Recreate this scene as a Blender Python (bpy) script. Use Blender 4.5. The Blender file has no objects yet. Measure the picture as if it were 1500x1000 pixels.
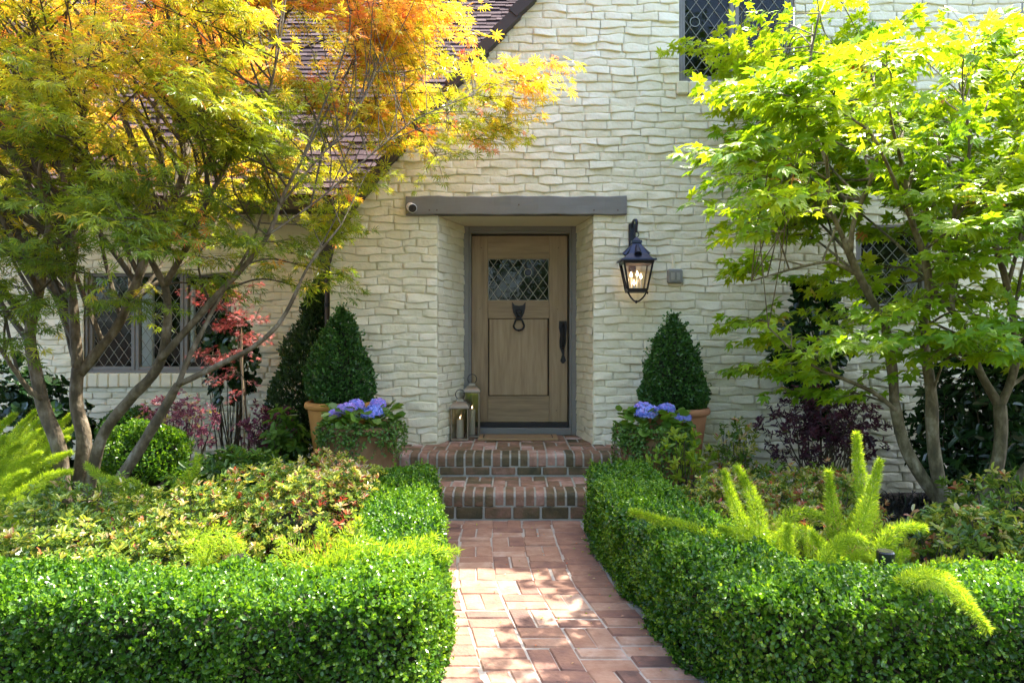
import bpy, math, random
import numpy as np
from mathutils import Vector, Matrix, Euler
random.seed(7)
RNG = np.random.default_rng(11)
sc = bpy.context.scene
COL = sc.collection
F, H0, CX, CZ = 1043.0, 490.0, 750.0, 1.35      # focal length (px of the 1500 px frame), horizon row, camera height


def P(px, py, Y):
    return np.array([(px - CX) * Y / F, Y, CZ + (H0 - py) * Y / F])


# ------------------------------------------------------------------ objects
W = {}                                          # world offset of the thing each object belongs to
def link(o, parent=None):
    COL.objects.link(o)
    if parent is not None:
        o.parent = parent
    return o


def thing(name, label, cat, loc=(0, 0, 0), group=None):
    o = bpy.data.objects.new(name, None)
    o.empty_display_size = 0.1
    link(o)
    o.location = loc
    W[o.name] = np.array(loc, float)
    o['label'] = label
    o['category'] = cat
    if group:
        o['group'] = group
    return o


def tag(o, label=None, cat=None, group=None, kind=None):
    if label: o['label'] = label
    if cat: o['category'] = cat
    if group: o['group'] = group
    if kind: o['kind'] = kind
    return o


class G:
    """collects geometry; build() links it as one mesh object"""
    def __init__(s):
        s.V, s.F, s.T, s.n = [], {}, [], 0

    def add(s, V, F, t=0.5):
        V = np.asarray(V, float).reshape(-1, 3)
        if not isinstance(F, (list, tuple)) or (len(F) and not isinstance(F[0], np.ndarray)):
            d = {}
            for f in F:
                d.setdefault(len(f), []).append(f)
            F = [np.array(v, int) for v in d.values()]
        for f in F:
            if f.size:
                s.F.setdefault(f.shape[1], []).append(f + s.n)
        s.V.append(V)
        s.T.append(np.full(len(V), t) if np.isscalar(t) else np.asarray(t, float))
        s.n += len(V)
        return s

    def build(s, name, mat, parent=None, smooth=False, loc=None):
        V = np.concatenate(s.V)
        T = np.concatenate(s.T)
        off = W[parent.name] if parent is not None else np.array(loc if loc is not None else (0, 0, 0), float)
        V = V - off
        me = bpy.data.meshes.new(name)
        me.vertices.add(len(V))
        me.vertices.foreach_set('co', V.astype(np.float32).ravel())
        loops, starts, tot = [], [], 0
        for k, fs in s.F.items():
            f = np.concatenate(fs)
            loops.append(f.ravel())
            starts.append(tot + np.arange(len(f)) * k)
            tot += f.size
        loops = np.concatenate(loops).astype(np.int32)
        starts = np.concatenate(starts).astype(np.int32)
        me.loops.add(len(loops))
        me.loops.foreach_set('vertex_index', loops)
        me.polygons.add(len(starts))
        me.polygons.foreach_set('loop_start', starts)
        me.polygons.foreach_set('use_smooth', np.full(len(starts), bool(smooth)))
        a = me.attributes.new('tint', 'FLOAT', 'POINT')
        a.data.foreach_set('value', T.astype(np.float32))
        me.update(calc_edges=True)
        me.validate()
        if mat is not None:
            me.materials.append(mat)
        o = bpy.data.objects.new(name, me)
        if parent is not None:
            o.parent = parent
        elif loc is not None:
            o.location = loc
        W[o.name] = off
        COL.objects.link(o)
        return o

    # ---- primitives
    def box(s, lo, hi, bev=0.004, rot=None, pivot=None, t=0.5):
        lo, hi = np.array(lo, float), np.array(hi, float)
        c, h = (lo + hi) / 2, (hi - lo) / 2
        b = min(bev, h.min() * 0.49)
        V, idx = [], {}
        for sx in (-1, 1):
            for sy in (-1, 1):
                for sz in (-1, 1):
                    for ax in range(3):
                        v = np.array([sx, sy, sz]) * (h - b)
                        v[ax] = (sx, sy, sz)[ax] * h[ax]
                        idx[(sx, sy, sz, ax)] = len(V)
                        V.append(v)
        Fc = []
        S = (-1, 1)
        for ax in range(3):
            o1, o2 = (ax + 1) % 3, (ax + 2) % 3
            for sg in S:
                q = []
                for (a, bb) in ((-1, -1), (1, -1), (1, 1), (-1, 1)):
                    k = [0, 0, 0]
                    k[ax], k[o1], k[o2] = sg, a, bb
                    q.append(idx[(k[0], k[1], k[2], ax)])
                Fc.append(q if sg > 0 else q[::-1])
        for ax in range(3):
            o1, o2 = (ax + 1) % 3, (ax + 2) % 3
            for a in S:
                for bb in S:
                    k0, k1 = [0, 0, 0], [0, 0, 0]
                    k0[ax], k1[ax] = -1, 1
                    k0[o1] = k1[o1] = a
                    k0[o2] = k1[o2] = bb
                    q = [idx[(*k0, o1)], idx[(*k1, o1)], idx[(*k1, o2)], idx[(*k0, o2)]]
                    Fc.append(q if a * bb < 0 else q[::-1])
        for sx in S:
            for sy in S:
                for sz in S:
                    q = [idx[(sx, sy, sz, 0)], idx[(sx, sy, sz, 1)], idx[(sx, sy, sz, 2)]]
                    Fc.append(q if sx * sy * sz > 0 else q[::-1])
        V = np.array(V)
        if rot is not None:
            M = np.array(Euler(rot).to_matrix()) if not isinstance(rot, np.ndarray) else rot
            if pivot is not None:
                pv = np.array(pivot, float)
                V = (V + c - pv) @ M.T + pv
                c = 0
            else:
                V = V @ M.T
        return s.add(V + c, Fc, t)

    def tube(s, pts, rad, n=6, t=0.5, cap=True):
        pts = np.array(pts, float)
        m = len(pts)
        rad = np.full(m, rad) if np.isscalar(rad) else np.array(rad, float)
        tg = np.gradient(pts, axis=0)
        tg /= np.linalg.norm(tg, axis=1)[:, None] + 1e-9
        up = np.array([0, 0, 1.0]) if abs(tg[0][2]) < 0.9 else np.array([1.0, 0, 0])
        V = []
        u = np.cross(tg[0], up); u /= np.linalg.norm(u)
        ang = np.arange(n) * 2 * math.pi / n
        for i in range(m):
            u = u - tg[i] * np.dot(u, tg[i]); u /= np.linalg.norm(u) + 1e-9
            v = np.cross(tg[i], u)
            V.append(pts[i] + rad[i] * (np.cos(ang)[:, None] * u + np.sin(ang)[:, None] * v))
        V = np.concatenate(V)
        Fc = []
        for i in range(m - 1):
            for j in range(n):
                k = (j + 1) % n
                Fc.append([i * n + j, i * n + k, (i + 1) * n + k, (i + 1) * n + j])
        if cap and n > 2:
            Fc.append(list(range(n))[::-1])
            Fc.append([(m - 1) * n + j for j in range(n)])
        return s.add(V, Fc, t)

    def lathe(s, prof, c=(0, 0, 0), n=32, t=0.5):
        c = np.array(c, float)
        V, Fc = [], []
        for (r, z) in prof:
            for j in range(n):
                a = 2 * math.pi * j / n
                V.append(c + np.array([r * math.cos(a), r * math.sin(a), z]))
        for i in range(len(prof) - 1):
            for j in range(n):
                k = (j + 1) % n
                Fc.append([i * n + j, i * n + k, (i + 1) * n + k, (i + 1) * n + j])
        return s.add(V, Fc, t)

    def prism(s, poly, axis, a, b, t=0.5):
        """poly: 2-D outline; axis 'y': (x,z) extruded in y from a to b"""
        V = []
        for q in (a, b):
            for (x, y) in poly:
                V.append({'x': (q, x, y), 'y': (x, q, y), 'z': (x, y, q)}[axis])
        n = len(poly)
        Fc = [list(range(n)), list(range(n, 2 * n))[::-1]]
        for i in range(n):
            j = (i + 1) % n
            Fc.append([i, i + n, j + n, j])
        return s.add(V, Fc, t)


def smooth_path(pts, k=4):
    """Catmull-Rom through points (m,d)"""
    p = np.array(pts, float)
    if len(p) < 3:
        return np.array([p[0] + (p[-1] - p[0]) * i / k for i in range(k + 1)])
    q = np.vstack([2 * p[0] - p[1], p, 2 * p[-1] - p[-2]])
    out = []
    for i in range(1, len(q) - 2):
        for j in range(k):
            t = j / k
            out.append(0.5 * ((2 * q[i]) + (-q[i - 1] + q[i + 1]) * t + (2 * q[i - 1] - 5 * q[i] + 4 * q[i + 1] - q[i + 2]) * t * t
                              + (-q[i - 1] + 3 * q[i] - 3 * q[i + 1] + q[i + 2]) * t ** 3))
    out.append(p[-1])
    return np.array(out)


# ------------------------------------------------------------------ materials
def nm(name):
    m = bpy.data.materials.new(name)
    m.use_nodes = True
    nt = m.node_tree
    nt.nodes.clear()
    out = nt.nodes.new('ShaderNodeOutputMaterial')
    return m, nt, out


def ramp(nt, cols):
    r = nt.nodes.new('ShaderNodeValToRGB')
    e = r.color_ramp.elements
    while len(e) < len(cols):
        e.new(0.5)
    for el, (p, c) in zip(e, cols):
        el.position = p
        el.color = (*c, 1)
    return r


def tint_node(nt):
    a = nt.nodes.new('ShaderNodeAttribute')
    a.attribute_name = 'tint'
    return a


def surf(name, cols, rough=0.7, metal=0.0, noise=0.0, nscale=8.0, stretch=(1, 1, 1), bump=0.0, bscale=40.0, spec=0.5, use_tint=True, coat=0.0, ndetail=5):
    """principled with a ramp driven by the tint attribute plus a noise of strength `noise`"""
    m, nt, out = nm(name)
    L = nt.links.new
    b = nt.nodes.new('ShaderNodeBsdfPrincipled')
    b.inputs['Roughness'].default_value = rough
    b.inputs['Metallic'].default_value = metal
    b.inputs['Specular IOR Level'].default_value = spec
    b.inputs['Coat Weight'].default_value = coat
    r = ramp(nt, cols)
    tc = nt.nodes.new('ShaderNodeTexCoord')
    mp = nt.nodes.new('ShaderNodeMapping')
    mp.inputs['Scale'].default_value = stretch
    L(tc.outputs['Object'], mp.inputs['Vector'])
    if noise:
        n = nt.nodes.new('ShaderNodeTexNoise')
        n.inputs['Scale'].default_value = nscale
        n.inputs['Detail'].default_value = ndetail
        n.inputs['Roughness'].default_value = 0.62
        L(mp.outputs[0], n.inputs['Vector'])
        ma = nt.nodes.new('ShaderNodeMath'); ma.operation = 'MULTIPLY_ADD'
        L(n.outputs['Fac'], ma.inputs[0]); ma.inputs[1].default_value = noise
        if use_tint:
            t = tint_node(nt)
            sub = nt.nodes.new('ShaderNodeMath'); sub.operation = 'SUBTRACT'
            L(t.outputs['Fac'], sub.inputs[0]); sub.inputs[1].default_value = noise * 0.5
            L(sub.outputs[0], ma.inputs[2])
        else:
            ma.inputs[2].default_value = 0.5 - noise * 0.5
        L(ma.outputs[0], r.inputs[0])
    elif use_tint:
        L(tint_node(nt).outputs['Fac'], r.inputs[0])
    else:
        r.inputs[0].default_value = 0.5
    L(r.outputs[0], b.inputs['Base Color'])
    if bump:
        n2 = nt.nodes.new('ShaderNodeTexNoise')
        n2.inputs['Scale'].default_value = bscale
        n2.inputs['Detail'].default_value = 6
        L(mp.outputs[0], n2.inputs['Vector'])
        bp = nt.nodes.new('ShaderNodeBump')
        bp.inputs['Strength'].default_value = bump
        bp.inputs['Distance'].default_value = 0.01
        L(n2.outputs['Fac'], bp.inputs['Height'])
        L(bp.outputs[0], b.inputs['Normal'])
    L(b.outputs[0], out.inputs[0])
    return m


def leaf_mat(name, cols, trans=0.4, rough=0.4, spec=0.4, tcol=(1.25, 1.15, 0.45)):
    m, nt, out = nm(name)
    L = nt.links.new
    r = ramp(nt, cols)
    L(tint_node(nt).outputs['Fac'], r.inputs[0])
    b = nt.nodes.new('ShaderNodeBsdfPrincipled')
    b.inputs['Roughness'].default_value = rough
    b.inputs['Specular IOR Level'].default_value = spec
    L(r.outputs[0], b.inputs['Base Color'])
    tr = nt.nodes.new('ShaderNodeBsdfTranslucent')
    mx = nt.nodes.new('ShaderNodeMix'); mx.data_type = 'RGBA'; mx.blend_type = 'MULTIPLY'
    mx.inputs[0].default_value = 1
    L(r.outputs[0], mx.inputs[6]); mx.inputs[7].default_value = (*[c * 1.6 for c in tcol], 1)
    L(mx.outputs[2], tr.inputs['Color'])
    ms = nt.nodes.new('ShaderNodeMixShader')
    ms.inputs[0].default_value = trans
    L(b.outputs[0], ms.inputs[1]); L(tr.outputs[0], ms.inputs[2])
    L(ms.outputs[0], out.inputs[0])
    return m


def glass_mat(name, refl=1.0, tintc=(0.9, 0.95, 0.92)):
    m, nt, out = nm(name)
    L = nt.links.new
    t = nt.nodes.new('ShaderNodeBsdfTransparent'); t.inputs[0].default_value = (*tintc, 1)
    g = nt.nodes.new('ShaderNodeBsdfGlossy'); g.inputs['Roughness'].default_value = 0.02
    n = nt.nodes.new('ShaderNodeTexNoise'); n.inputs['Scale'].default_value = 9
    tc = nt.nodes.new('ShaderNodeTexCoord'); L(tc.outputs['Object'], n.inputs['Vector'])
    bp = nt.nodes.new('ShaderNodeBump'); bp.inputs['Strength'].default_value = 0.08; bp.inputs['Distance'].default_value = 0.02
    L(n.outputs['Fac'], bp.inputs['Height']); L(bp.outputs[0], g.inputs['Normal'])
    fr = nt.nodes.new('ShaderNodeFresnel'); fr.inputs[0].default_value = 1.5
    mu = nt.nodes.new('ShaderNodeMath'); mu.operation = 'MULTIPLY'; mu.inputs[1].default_value = refl
    L(fr.outputs[0], mu.inputs[0])
    ms = nt.nodes.new('ShaderNodeMixShader')
    L(mu.outputs[0], ms.inputs[0]); L(t.outputs[0], ms.inputs[1]); L(g.outputs[0], ms.inputs[2])
    L(ms.outputs[0], out.inputs[0])
    return m


def emit_mat(name, col, s):
    m, nt, out = nm(name)
    e = nt.nodes.new('ShaderNodeEmission')
    e.inputs[0].default_value = (*col, 1); e.inputs[1].default_value = s
    nt.links.new(e.outputs[0], out.inputs[0])
    return m


M = {}
M['paint'] = surf('cream_painted_brick', [(0.0, (0.52, 0.49, 0.33)), (0.3, (0.73, 0.68, 0.475)), (0.7, (0.79, 0.745, 0.55)), (1.0, (0.83, 0.795, 0.64))], rough=0.6, noise=0.75, nscale=4, bump=0.6, bscale=40)
M['plaster'] = surf('cream_plaster', [(0, (0.60, 0.56, 0.38)), (1, (0.70, 0.66, 0.48))], rough=0.7, noise=0.6, nscale=5, bump=0.15, bscale=60)
M['trim'] = surf('grey_taupe_trim_paint', [(0, (0.145, 0.14, 0.125)), (0.5, (0.185, 0.178, 0.16)), (1, (0.215, 0.205, 0.185))], rough=0.5, noise=0.9, nscale=5, stretch=(0.6, 6, 6), bump=0.12, bscale=30)
M['wood'] = surf('weathered_oak', [(0.0, (0.10, 0.066, 0.034)), (0.35, (0.245, 0.168, 0.085)), (0.65, (0.335, 0.24, 0.13)), (1.0, (0.43, 0.325, 0.195))], rough=0.5, noise=1.1, nscale=3.0, stretch=(8, 8, 0.7), bump=0.12, bscale=14)
M['woodh'] = surf('weathered_oak_rail', [(0.0, (0.10, 0.066, 0.034)), (0.35, (0.245, 0.168, 0.085)), (0.65, (0.335, 0.24, 0.13)), (1.0, (0.43, 0.325, 0.195))], rough=0.5, noise=1.1, nscale=3.0, stretch=(0.7, 8, 8), bump=0.12, bscale=14)
M['groove'] = surf('dark_wood_groove', [(0, (0.08, 0.055, 0.03)), (1, (0.10, 0.07, 0.04))], rough=0.7)
M['iron'] = surf('black_iron', [(0, (0.012, 0.012, 0.014)), (1, (0.03, 0.03, 0.034))], rough=0.42, metal=0.6, noise=0.5, nscale=40, bump=0.2, bscale=60)
M['lampmetal'] = surf('blue_black_lamp_metal', [(0, (0.02, 0.024, 0.04)), (1, (0.06, 0.065, 0.10))], rough=0.38, metal=0.7, noise=0.6, nscale=25)
M['lead'] = surf('lead_came', [(0, (0.22, 0.23, 0.20)), (1, (0.34, 0.35, 0.31))], rough=0.45, metal=0.3)
M['brightlead'] = surf('zinc_came', [(0, (0.46, 0.44, 0.36)), (1, (0.58, 0.56, 0.48))], rough=0.5, metal=0.2)
M['glass'] = glass_mat('window_glass', .38)
M['lampglass'] = glass_mat('lantern_glass', 1.0, (0.95, 0.93, 0.9))
M['seeded'] = glass_mat('door_glass', .5, (0.55, 0.6, 0.5))
M['dark'] = surf('dark_interior', [(0, (0.012, 0.011, 0.010)), (1, (0.02, 0.018, 0.016))], rough=0.9)
M['curtain'] = surf('white_curtain', [(0, (0.7, 0.68, 0.72)), (1, (0.8, 0.78, 0.82))], rough=0.9)
M['sofa'] = surf('dark_sofa', [(0, (0.02, 0.02, 0.02)), (1, (0.03, 0.03, 0.03))], rough=0.9)
M['shingle'] = surf('brown_roof_shingle', [(0, (0.03, 0.021, 0.021)), (0.5, (0.058, 0.04, 0.041)), (1, (0.11, 0.08, 0.078))], rough=1.0, noise=0.5, nscale=20, bump=0.3, bscale=80, spec=0.08)
M['rake'] = surf('dark_rake_tile', [(0, (0.03, 0.024, 0.022)), (1, (0.06, 0.048, 0.042))], rough=0.8, noise=0.4, nscale=20)
BR = [(0.0, (0.085, 0.048, 0.038)), (0.25, (0.18, 0.092, 0.066)), (0.5, (0.25, 0.132, 0.084)), (0.75, (0.325, 0.20, 0.135)), (1.0, (0.44, 0.33, 0.27))]
M['brick'] = surf('path_brick', BR, rough=0.8, noise=1.05, nscale=9, bump=0.5, bscale=60)
M['mossbrick'] = surf('mossy_step_brick', [(0.0, (0.045, 0.04, 0.016)), (0.28, (0.115, 0.082, 0.034)), (0.52, (0.215, 0.115, 0.066)), (0.78, (0.35, 0.20, 0.14)), (1.0, (0.48, 0.36, 0.30))], rough=0.72, noise=1.1, nscale=9, bump=0.5, bscale=60)
M['mortar'] = surf('brick_mortar', [(0, (0.17, 0.15, 0.12)), (0.5, (0.33, 0.30, 0.26)), (1, (0.46, 0.42, 0.37))], rough=0.9, noise=1.3, nscale=8, bump=0.4, bscale=80)
M['mossmortar'] = surf('mossy_mortar', [(0, (0.16, 0.16, 0.10)), (0.5, (0.36, 0.345, 0.28)), (1, (0.5, 0.48, 0.42))], rough=0.9, noise=0.9, nscale=6, bump=0.4, bscale=80)
M['soil'] = surf('garden_soil', [(0, (0.02, 0.014, 0.009)), (0.5, (0.045, 0.032, 0.02)), (1, (0.085, 0.06, 0.04))], rough=0.95, noise=1.2, nscale=25, bump=1.0, bscale=60)
M['terra'] = surf('terracotta', [(0, (0.27, 0.115, 0.05)), (0.5, (0.40, 0.18, 0.08)), (1, (0.52, 0.28, 0.15))], rough=0.8, noise=0.9, nscale=5, bump=0.2, bscale=30)
M['terraorange'] = surf('orange_terracotta', [(0, (0.36, 0.15, 0.03)), (0.5, (0.52, 0.235, 0.05)), (1, (0.60, 0.32, 0.09))], rough=0.75, noise=0.8, nscale=5, bump=0.2, bscale=30)
M['terraold'] = surf('weathered_terracotta', [(0, (0.10, 0.07, 0.03)), (0.45, (0.24, 0.125, 0.05)), (1, (0.36, 0.22, 0.12))], rough=0.85, noise=1.2, nscale=6, bump=0.3, bscale=30)
M['coir'] = surf('coir_mat', [(0, (0.24, 0.15, 0.07)), (1, (0.42, 0.28, 0.14))], rough=0.95, noise=0.9, nscale=60, bump=0.8, bscale=160)
M['blackrub'] = surf('black_border', [(0, (0.015, 0.013, 0.012)), (1, (0.03, 0.027, 0.025))], rough=0.8)
M['pewter'] = surf('aged_lantern_metal', [(0, (0.16, 0.14, 0.10)), (1, (0.34, 0.29, 0.21))], rough=0.45, metal=0.7, noise=0.8, nscale=20)
M['wax'] = surf('ivory_wax', [(0, (0.72, 0.68, 0.58)), (1, (0.8, 0.77, 0.68))], rough=0.55)
M['whiteplastic'] = surf('white_plastic', [(0, (0.75, 0.75, 0.78)), (1, (0.8, 0.8, 0.82))], rough=0.4)
M['blackplastic'] = surf('black_plastic', [(0, (0.01, 0.01, 0.012)), (1, (0.02, 0.02, 0.022))], rough=0.25)
M['greybox'] = surf('grey_box', [(0, (0.17, 0.18, 0.16)), (1, (0.25, 0.26, 0.23))], rough=0.6, noise=0.4, nscale=20)
M['bark'] = surf('grey_maple_bark', [(0.0, (0.05, 0.04, 0.025)), (0.35, (0.085, 0.062, 0.032)), (0.6, (0.15, 0.115, 0.068)), (1.0, (0.31, 0.27, 0.21))], rough=0.85, noise=1.9, nscale=16, stretch=(1, 1, 0.55), bump=1.0, bscale=60)
M['bark2'] = surf('green_brown_bark', [(0.0, (0.04, 0.035, 0.016)), (0.35, (0.09, 0.072, 0.032)), (0.6, (0.16, 0.132, 0.07)), (1.0, (0.33, 0.29, 0.2))], rough=0.85, noise=1.9, nscale=16, stretch=(1, 1, 0.55), bump=1.0, bscale=60)
M['twig'] = surf('brown_twig', [(0, (0.045, 0.036, 0.018)), (1, (0.09, 0.07, 0.035))], rough=0.9)
M['flame'] = emit_mat('flame', (1.0, 0.66, 0.36), 5.0)
M['smallflame'] = emit_mat('candle_flame', (1.0, 0.7, 0.35), 2.0)
# foliage
M['boxleaf'] = leaf_mat('boxwood_leaf', [(0, (0.018, 0.062, 0.007)), (0.4, (0.048, 0.138, 0.010)), (0.75, (0.125, 0.25, 0.016)), (1, (0.25, 0.38, 0.035))], 0.38, 0.28, 0.5)
M['boxcore'] = surf('shaded_twig_core', [(0, (0.008, 0.013, 0.004)), (0.75, (0.022, 0.026, 0.010)), (1, (0.09, 0.06, 0.03))], rough=0.9, noise=0.9, nscale=40, bump=1.0, bscale=90)  # dark greens paint the dense shade inside the foliage; brown end is twigs
M['topleaf'] = leaf_mat('topiary_leaf', [(0, (0.014, 0.052, 0.011)), (0.5, (0.04, 0.115, 0.022)), (1, (0.10, 0.22, 0.04))], 0.25, 0.32, 0.5)
M['conifer'] = leaf_mat('dark_conifer_leaf', [(0, (0.014, 0.036, 0.012)), (0.6, (0.034, 0.076, 0.022)), (1, (0.075, 0.14, 0.04))], 0.2, 0.4, 0.4)
M['maple_l'] = leaf_mat('lace_maple_leaf', [(0.0, (0.10, 0.17, 0.012)), (0.25, (0.26, 0.33, 0.016)), (0.46, (0.48, 0.44, 0.03)), (0.64, (0.58, 0.30, 0.05)), (0.82, (0.58, 0.20, 0.07)), (1.0, (0.44, 0.07, 0.04))], 0.5, 0.38, 0.45, (1.1, 1.0, 0.6))
M['maple_r'] = leaf_mat('green_maple_leaf', [(0.0, (0.06, 0.17, 0.01)), (0.4, (0.15, 0.29, 0.012)), (0.75, (0.32, 0.43, 0.014)), (0.93, (0.42, 0.46, 0.03)), (1.0, (0.45, 0.22, 0.06))], 0.45, 0.33, 0.5, (1.15, 1.05, 0.45))
M['pinkmaple'] = leaf_mat('pink_maple_leaf', [(0, (0.16, 0.03, 0.03)), (0.4, (0.30, 0.07, 0.065)), (0.7, (0.42, 0.20, 0.19)), (1, (0.48, 0.36, 0.32))], 0.45, 0.4, 0.4, (1.2, 0.9, 0.8))
M['purple'] = leaf_mat('purple_leaf', [(0, (0.03, 0.012, 0.022)), (0.6, (0.075, 0.026, 0.045)), (0.85, (0.14, 0.05, 0.06)), (1, (0.09, 0.12, 0.03))], 0.3, 0.35, 0.5, (1.2, 0.7, 0.8))
M['mauve'] = leaf_mat('mauve_leaf', [(0, (0.09, 0.025, 0.05)), (0.5, (0.2, 0.075, 0.12)), (0.85, (0.36, 0.18, 0.2)), (1, (0.3, 0.32, 0.06))], 0.35, 0.3, 0.5, (1.2, 0.8, 0.8))
M['haw'] = leaf_mat('hawthorn_leaf', [(0, (0.055, 0.115, 0.02)), (0.32, (0.14, 0.235, 0.036)), (0.5, (0.30, 0.37, 0.055)), (0.62, (0.44, 0.43, 0.08)), (0.70, (0.50, 0.47, 0.30)), (0.82, (0.50, 0.22, 0.13)), (1, (0.40, 0.06, 0.04))], 0.35, 0.25, 0.5, (1.2, 1.05, 0.5))
M['yelleaf'] = leaf_mat('yellow_green_leaf', [(0, (0.06, 0.13, 0.015)), (0.5, (0.17, 0.27, 0.02)), (1, (0.34, 0.40, 0.04))], 0.45, 0.35, 0.5)
M['greenleaf'] = leaf_mat('mid_green_leaf', [(0, (0.025, 0.07, 0.012)), (0.5, (0.065, 0.15, 0.02)), (1, (0.15, 0.27, 0.04))], 0.33, 0.35, 0.5)
M['darkleaf'] = leaf_mat('glossy_dark_leaf', [(0, (0.01, 0.03, 0.011)), (0.6, (0.022, 0.06, 0.018)), (1, (0.05, 0.11, 0.03))], 0.22, 0.22, 0.6)
M['fern'] = leaf_mat('foxtail_fern_leaf', [(0, (0.08, 0.17, 0.012)), (0.5, (0.22, 0.34, 0.02)), (1, (0.40, 0.50, 0.05))], 0.45, 0.5, 0.3, (1.2, 1.1, 0.4))
M['sprengeri'] = leaf_mat('airy_fern_leaf', [(0, (0.14, 0.26, 0.015)), (1, (0.34, 0.46, 0.03))], 0.5, 0.5, 0.3, (1.2, 1.1, 0.4))
M['petal'] = leaf_mat('hydrangea_petal', [(0, (0.16, 0.24, 0.66)), (0.35, (0.34, 0.42, 0.80)), (0.6, (0.42, 0.36, 0.80)), (1, (0.55, 0.36, 0.74))], 0.3, 0.6, 0.2, (1, 1, 1))
M['flowerbud'] = leaf_mat('white_bud', [(0, (0.6, 0.5, 0.45)), (1, (0.72, 0.68, 0.62))], 0.3, 0.6, 0.2, (1, 1, 1))
M['mondo'] = leaf_mat('black_mondo_leaf', [(0, (0.012, 0.012, 0.016)), (0.7, (0.03, 0.032, 0.045)), (1, (0.04, 0.075, 0.03))], 0.15, 0.35, 0.5, (1, 1, 1))

# ------------------------------------------------------------------ leaves
def tmpl_ellipse(w=0.55, fold=0.12, droop=0.1, wide=0.5):
    V = np.array([[0, 0, 0], [wide * 0.55, w * 0.42, fold], [min(wide + 0.28, 0.9), w * 0.40, fold * 0.8 - droop * .5], [1, 0, -droop],
                  [min(wide + 0.28, 0.9), -w * 0.40, fold * 0.8 - droop * .5], [wide * 0.55, -w * 0.42, fold]])
    return V, [np.array([[0, 1, 2, 3], [0, 3, 4, 5]])]


def tmpl_maple(angles, lens, hw, mid=0.5, droop=0.18, base=0.0):
    V, Fc = [], []
    for a, l in zip(angles, lens):
        a = math.radians(a)
        d = np.array([math.cos(a), math.sin(a)])
        s = np.array([-d[1], d[0]])
        i = len(V)
        tip = d * l
        b1, b2 = d * l * mid + s * hw * l, d * l * mid - s * hw * l
        V += [[base, 0, 0], [b1[0], b1[1], -droop * 0.12], [tip[0], tip[1], -droop * l * l], [b2[0], b2[1], -droop * 0.12]]
        Fc.append([i, i + 3, i + 2, i + 1])
    V = np.array(V)
    V[:, 0] += 0.15
    return V, [np.array(Fc)]


T_BOX = tmpl_ellipse(0.8, 0.1, 0.08)
T_SMALL = tmpl_ellipse(0.6, 0.12, 0.1)
T_LONG = tmpl_ellipse(0.42, 0.1, 0.16, 0.55)
T_ROUND = tmpl_ellipse(0.95, 0.08, 0.15)
T_LACE = tmpl_maple([0, 36, -36, 74, -74, 118, -118], [1, .95, .95, .75, .75, .42, .42], 0.082, 0.45, 0.28)
T_MAPLE = tmpl_maple([0, 42, -42, 88, -88], [1, .92, .92, .66, .66], 0.235, 0.42, 0.26)
T_NEEDLE = (np.array([[0, 0.0, 0], [0.45, 0.05, 0], [1, 0, 0], [0.45, -0.05, 0]]), [np.array([[0, 1, 2, 3]])])
T_BLADE = (np.array([[0, .03, 0], [0, -.03, 0], [.5, -.04, .1], [.5, .04, .1], [1, 0, -.12]]), [np.array([[0, 1, 2, 3]]), np.array([[3, 2, 4]])])


def unit(v):
    return v / (np.linalg.norm(v, axis=-1, keepdims=True) + 1e-9)


def leaves(g, pos, d, nrm, size, tint, tm):
    pos, d, nrm = np.asarray(pos, float), unit(np.asarray(d, float)), np.asarray(nrm, float)
    n = len(pos)
    if n == 0:
        return
    side = unit(np.cross(nrm, d))
    nn = np.cross(d, side)
    TV, TF = tm
    k = len(TV)
    size = np.broadcast_to(size, (n,))
    V = pos[:, None, :] + size[:, None, None] * (TV[None, :, 0, None] * d[:, None] + TV[None, :, 1, None] * side[:, None] + TV[None, :, 2, None] * nn[:, None])
    off = (np.arange(n) * k)[:, None, None]
    g.add(V.reshape(-1, 3), [(f[None] + off).reshape(-1, f.shape[1]) for f in TF], np.repeat(np.clip(tint, 0, 1), k))


def rnd(n, k=3):
    return RNG.normal(size=(n, k))


def vnoise(p, s, seed=0):
    """cheap smooth pseudo-noise in -1..1 for (n,3) points"""
    r = np.random.default_rng(seed)
    out = 0
    for i in range(5):
        w = r.normal(size=3); w /= np.linalg.norm(w)
        out = out + np.sin((p @ w) * s * (0.7 + 0.35 * i) + r.uniform(0, 6.28)) * np.cos((p @ np.roll(w, 1)) * s * 0.8 + r.uniform(0, 6.28))
    return out / 2.5


def rosettes(g, cen, ax, k, size, tint, tm, open_=(0.5, 1.2), spread=0.15):
    """whorl of k leaves at each cen round axis ax"""
    n = len(cen)
    ax = unit(ax)
    a = np.where(np.abs(ax[:, 2:3]) < 0.9, np.array([[0, 0, 1.0]]), np.array([[1.0, 0, 0]]))
    u = unit(np.cross(ax, a)); v = np.cross(ax, u)
    ph = RNG.uniform(0, 6.28, n)
    for i in range(k):
        th = ph + i * 2.4 + RNG.normal(0, .25, n)
        el = RNG.uniform(*open_, n)
        rad = np.cos(th)[:, None] * u + np.sin(th)[:, None] * v
        d = np.sin(el)[:, None] * rad + np.cos(el)[:, None] * ax
        nr = unit(np.cos(el)[:, None] * -rad + np.sin(el)[:, None] * ax) + rnd(n) * .15
        s = (size if np.isscalar(size) else size) * RNG.uniform(.65, 1.15, n)
        leaves(g, cen + ax * (RNG.uniform(-.3, .3, n) * s)[:, None] + rnd(n) * (spread * np.mean(s)), d, nr, s, tint + RNG.normal(0, .09, n), tm)

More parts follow.
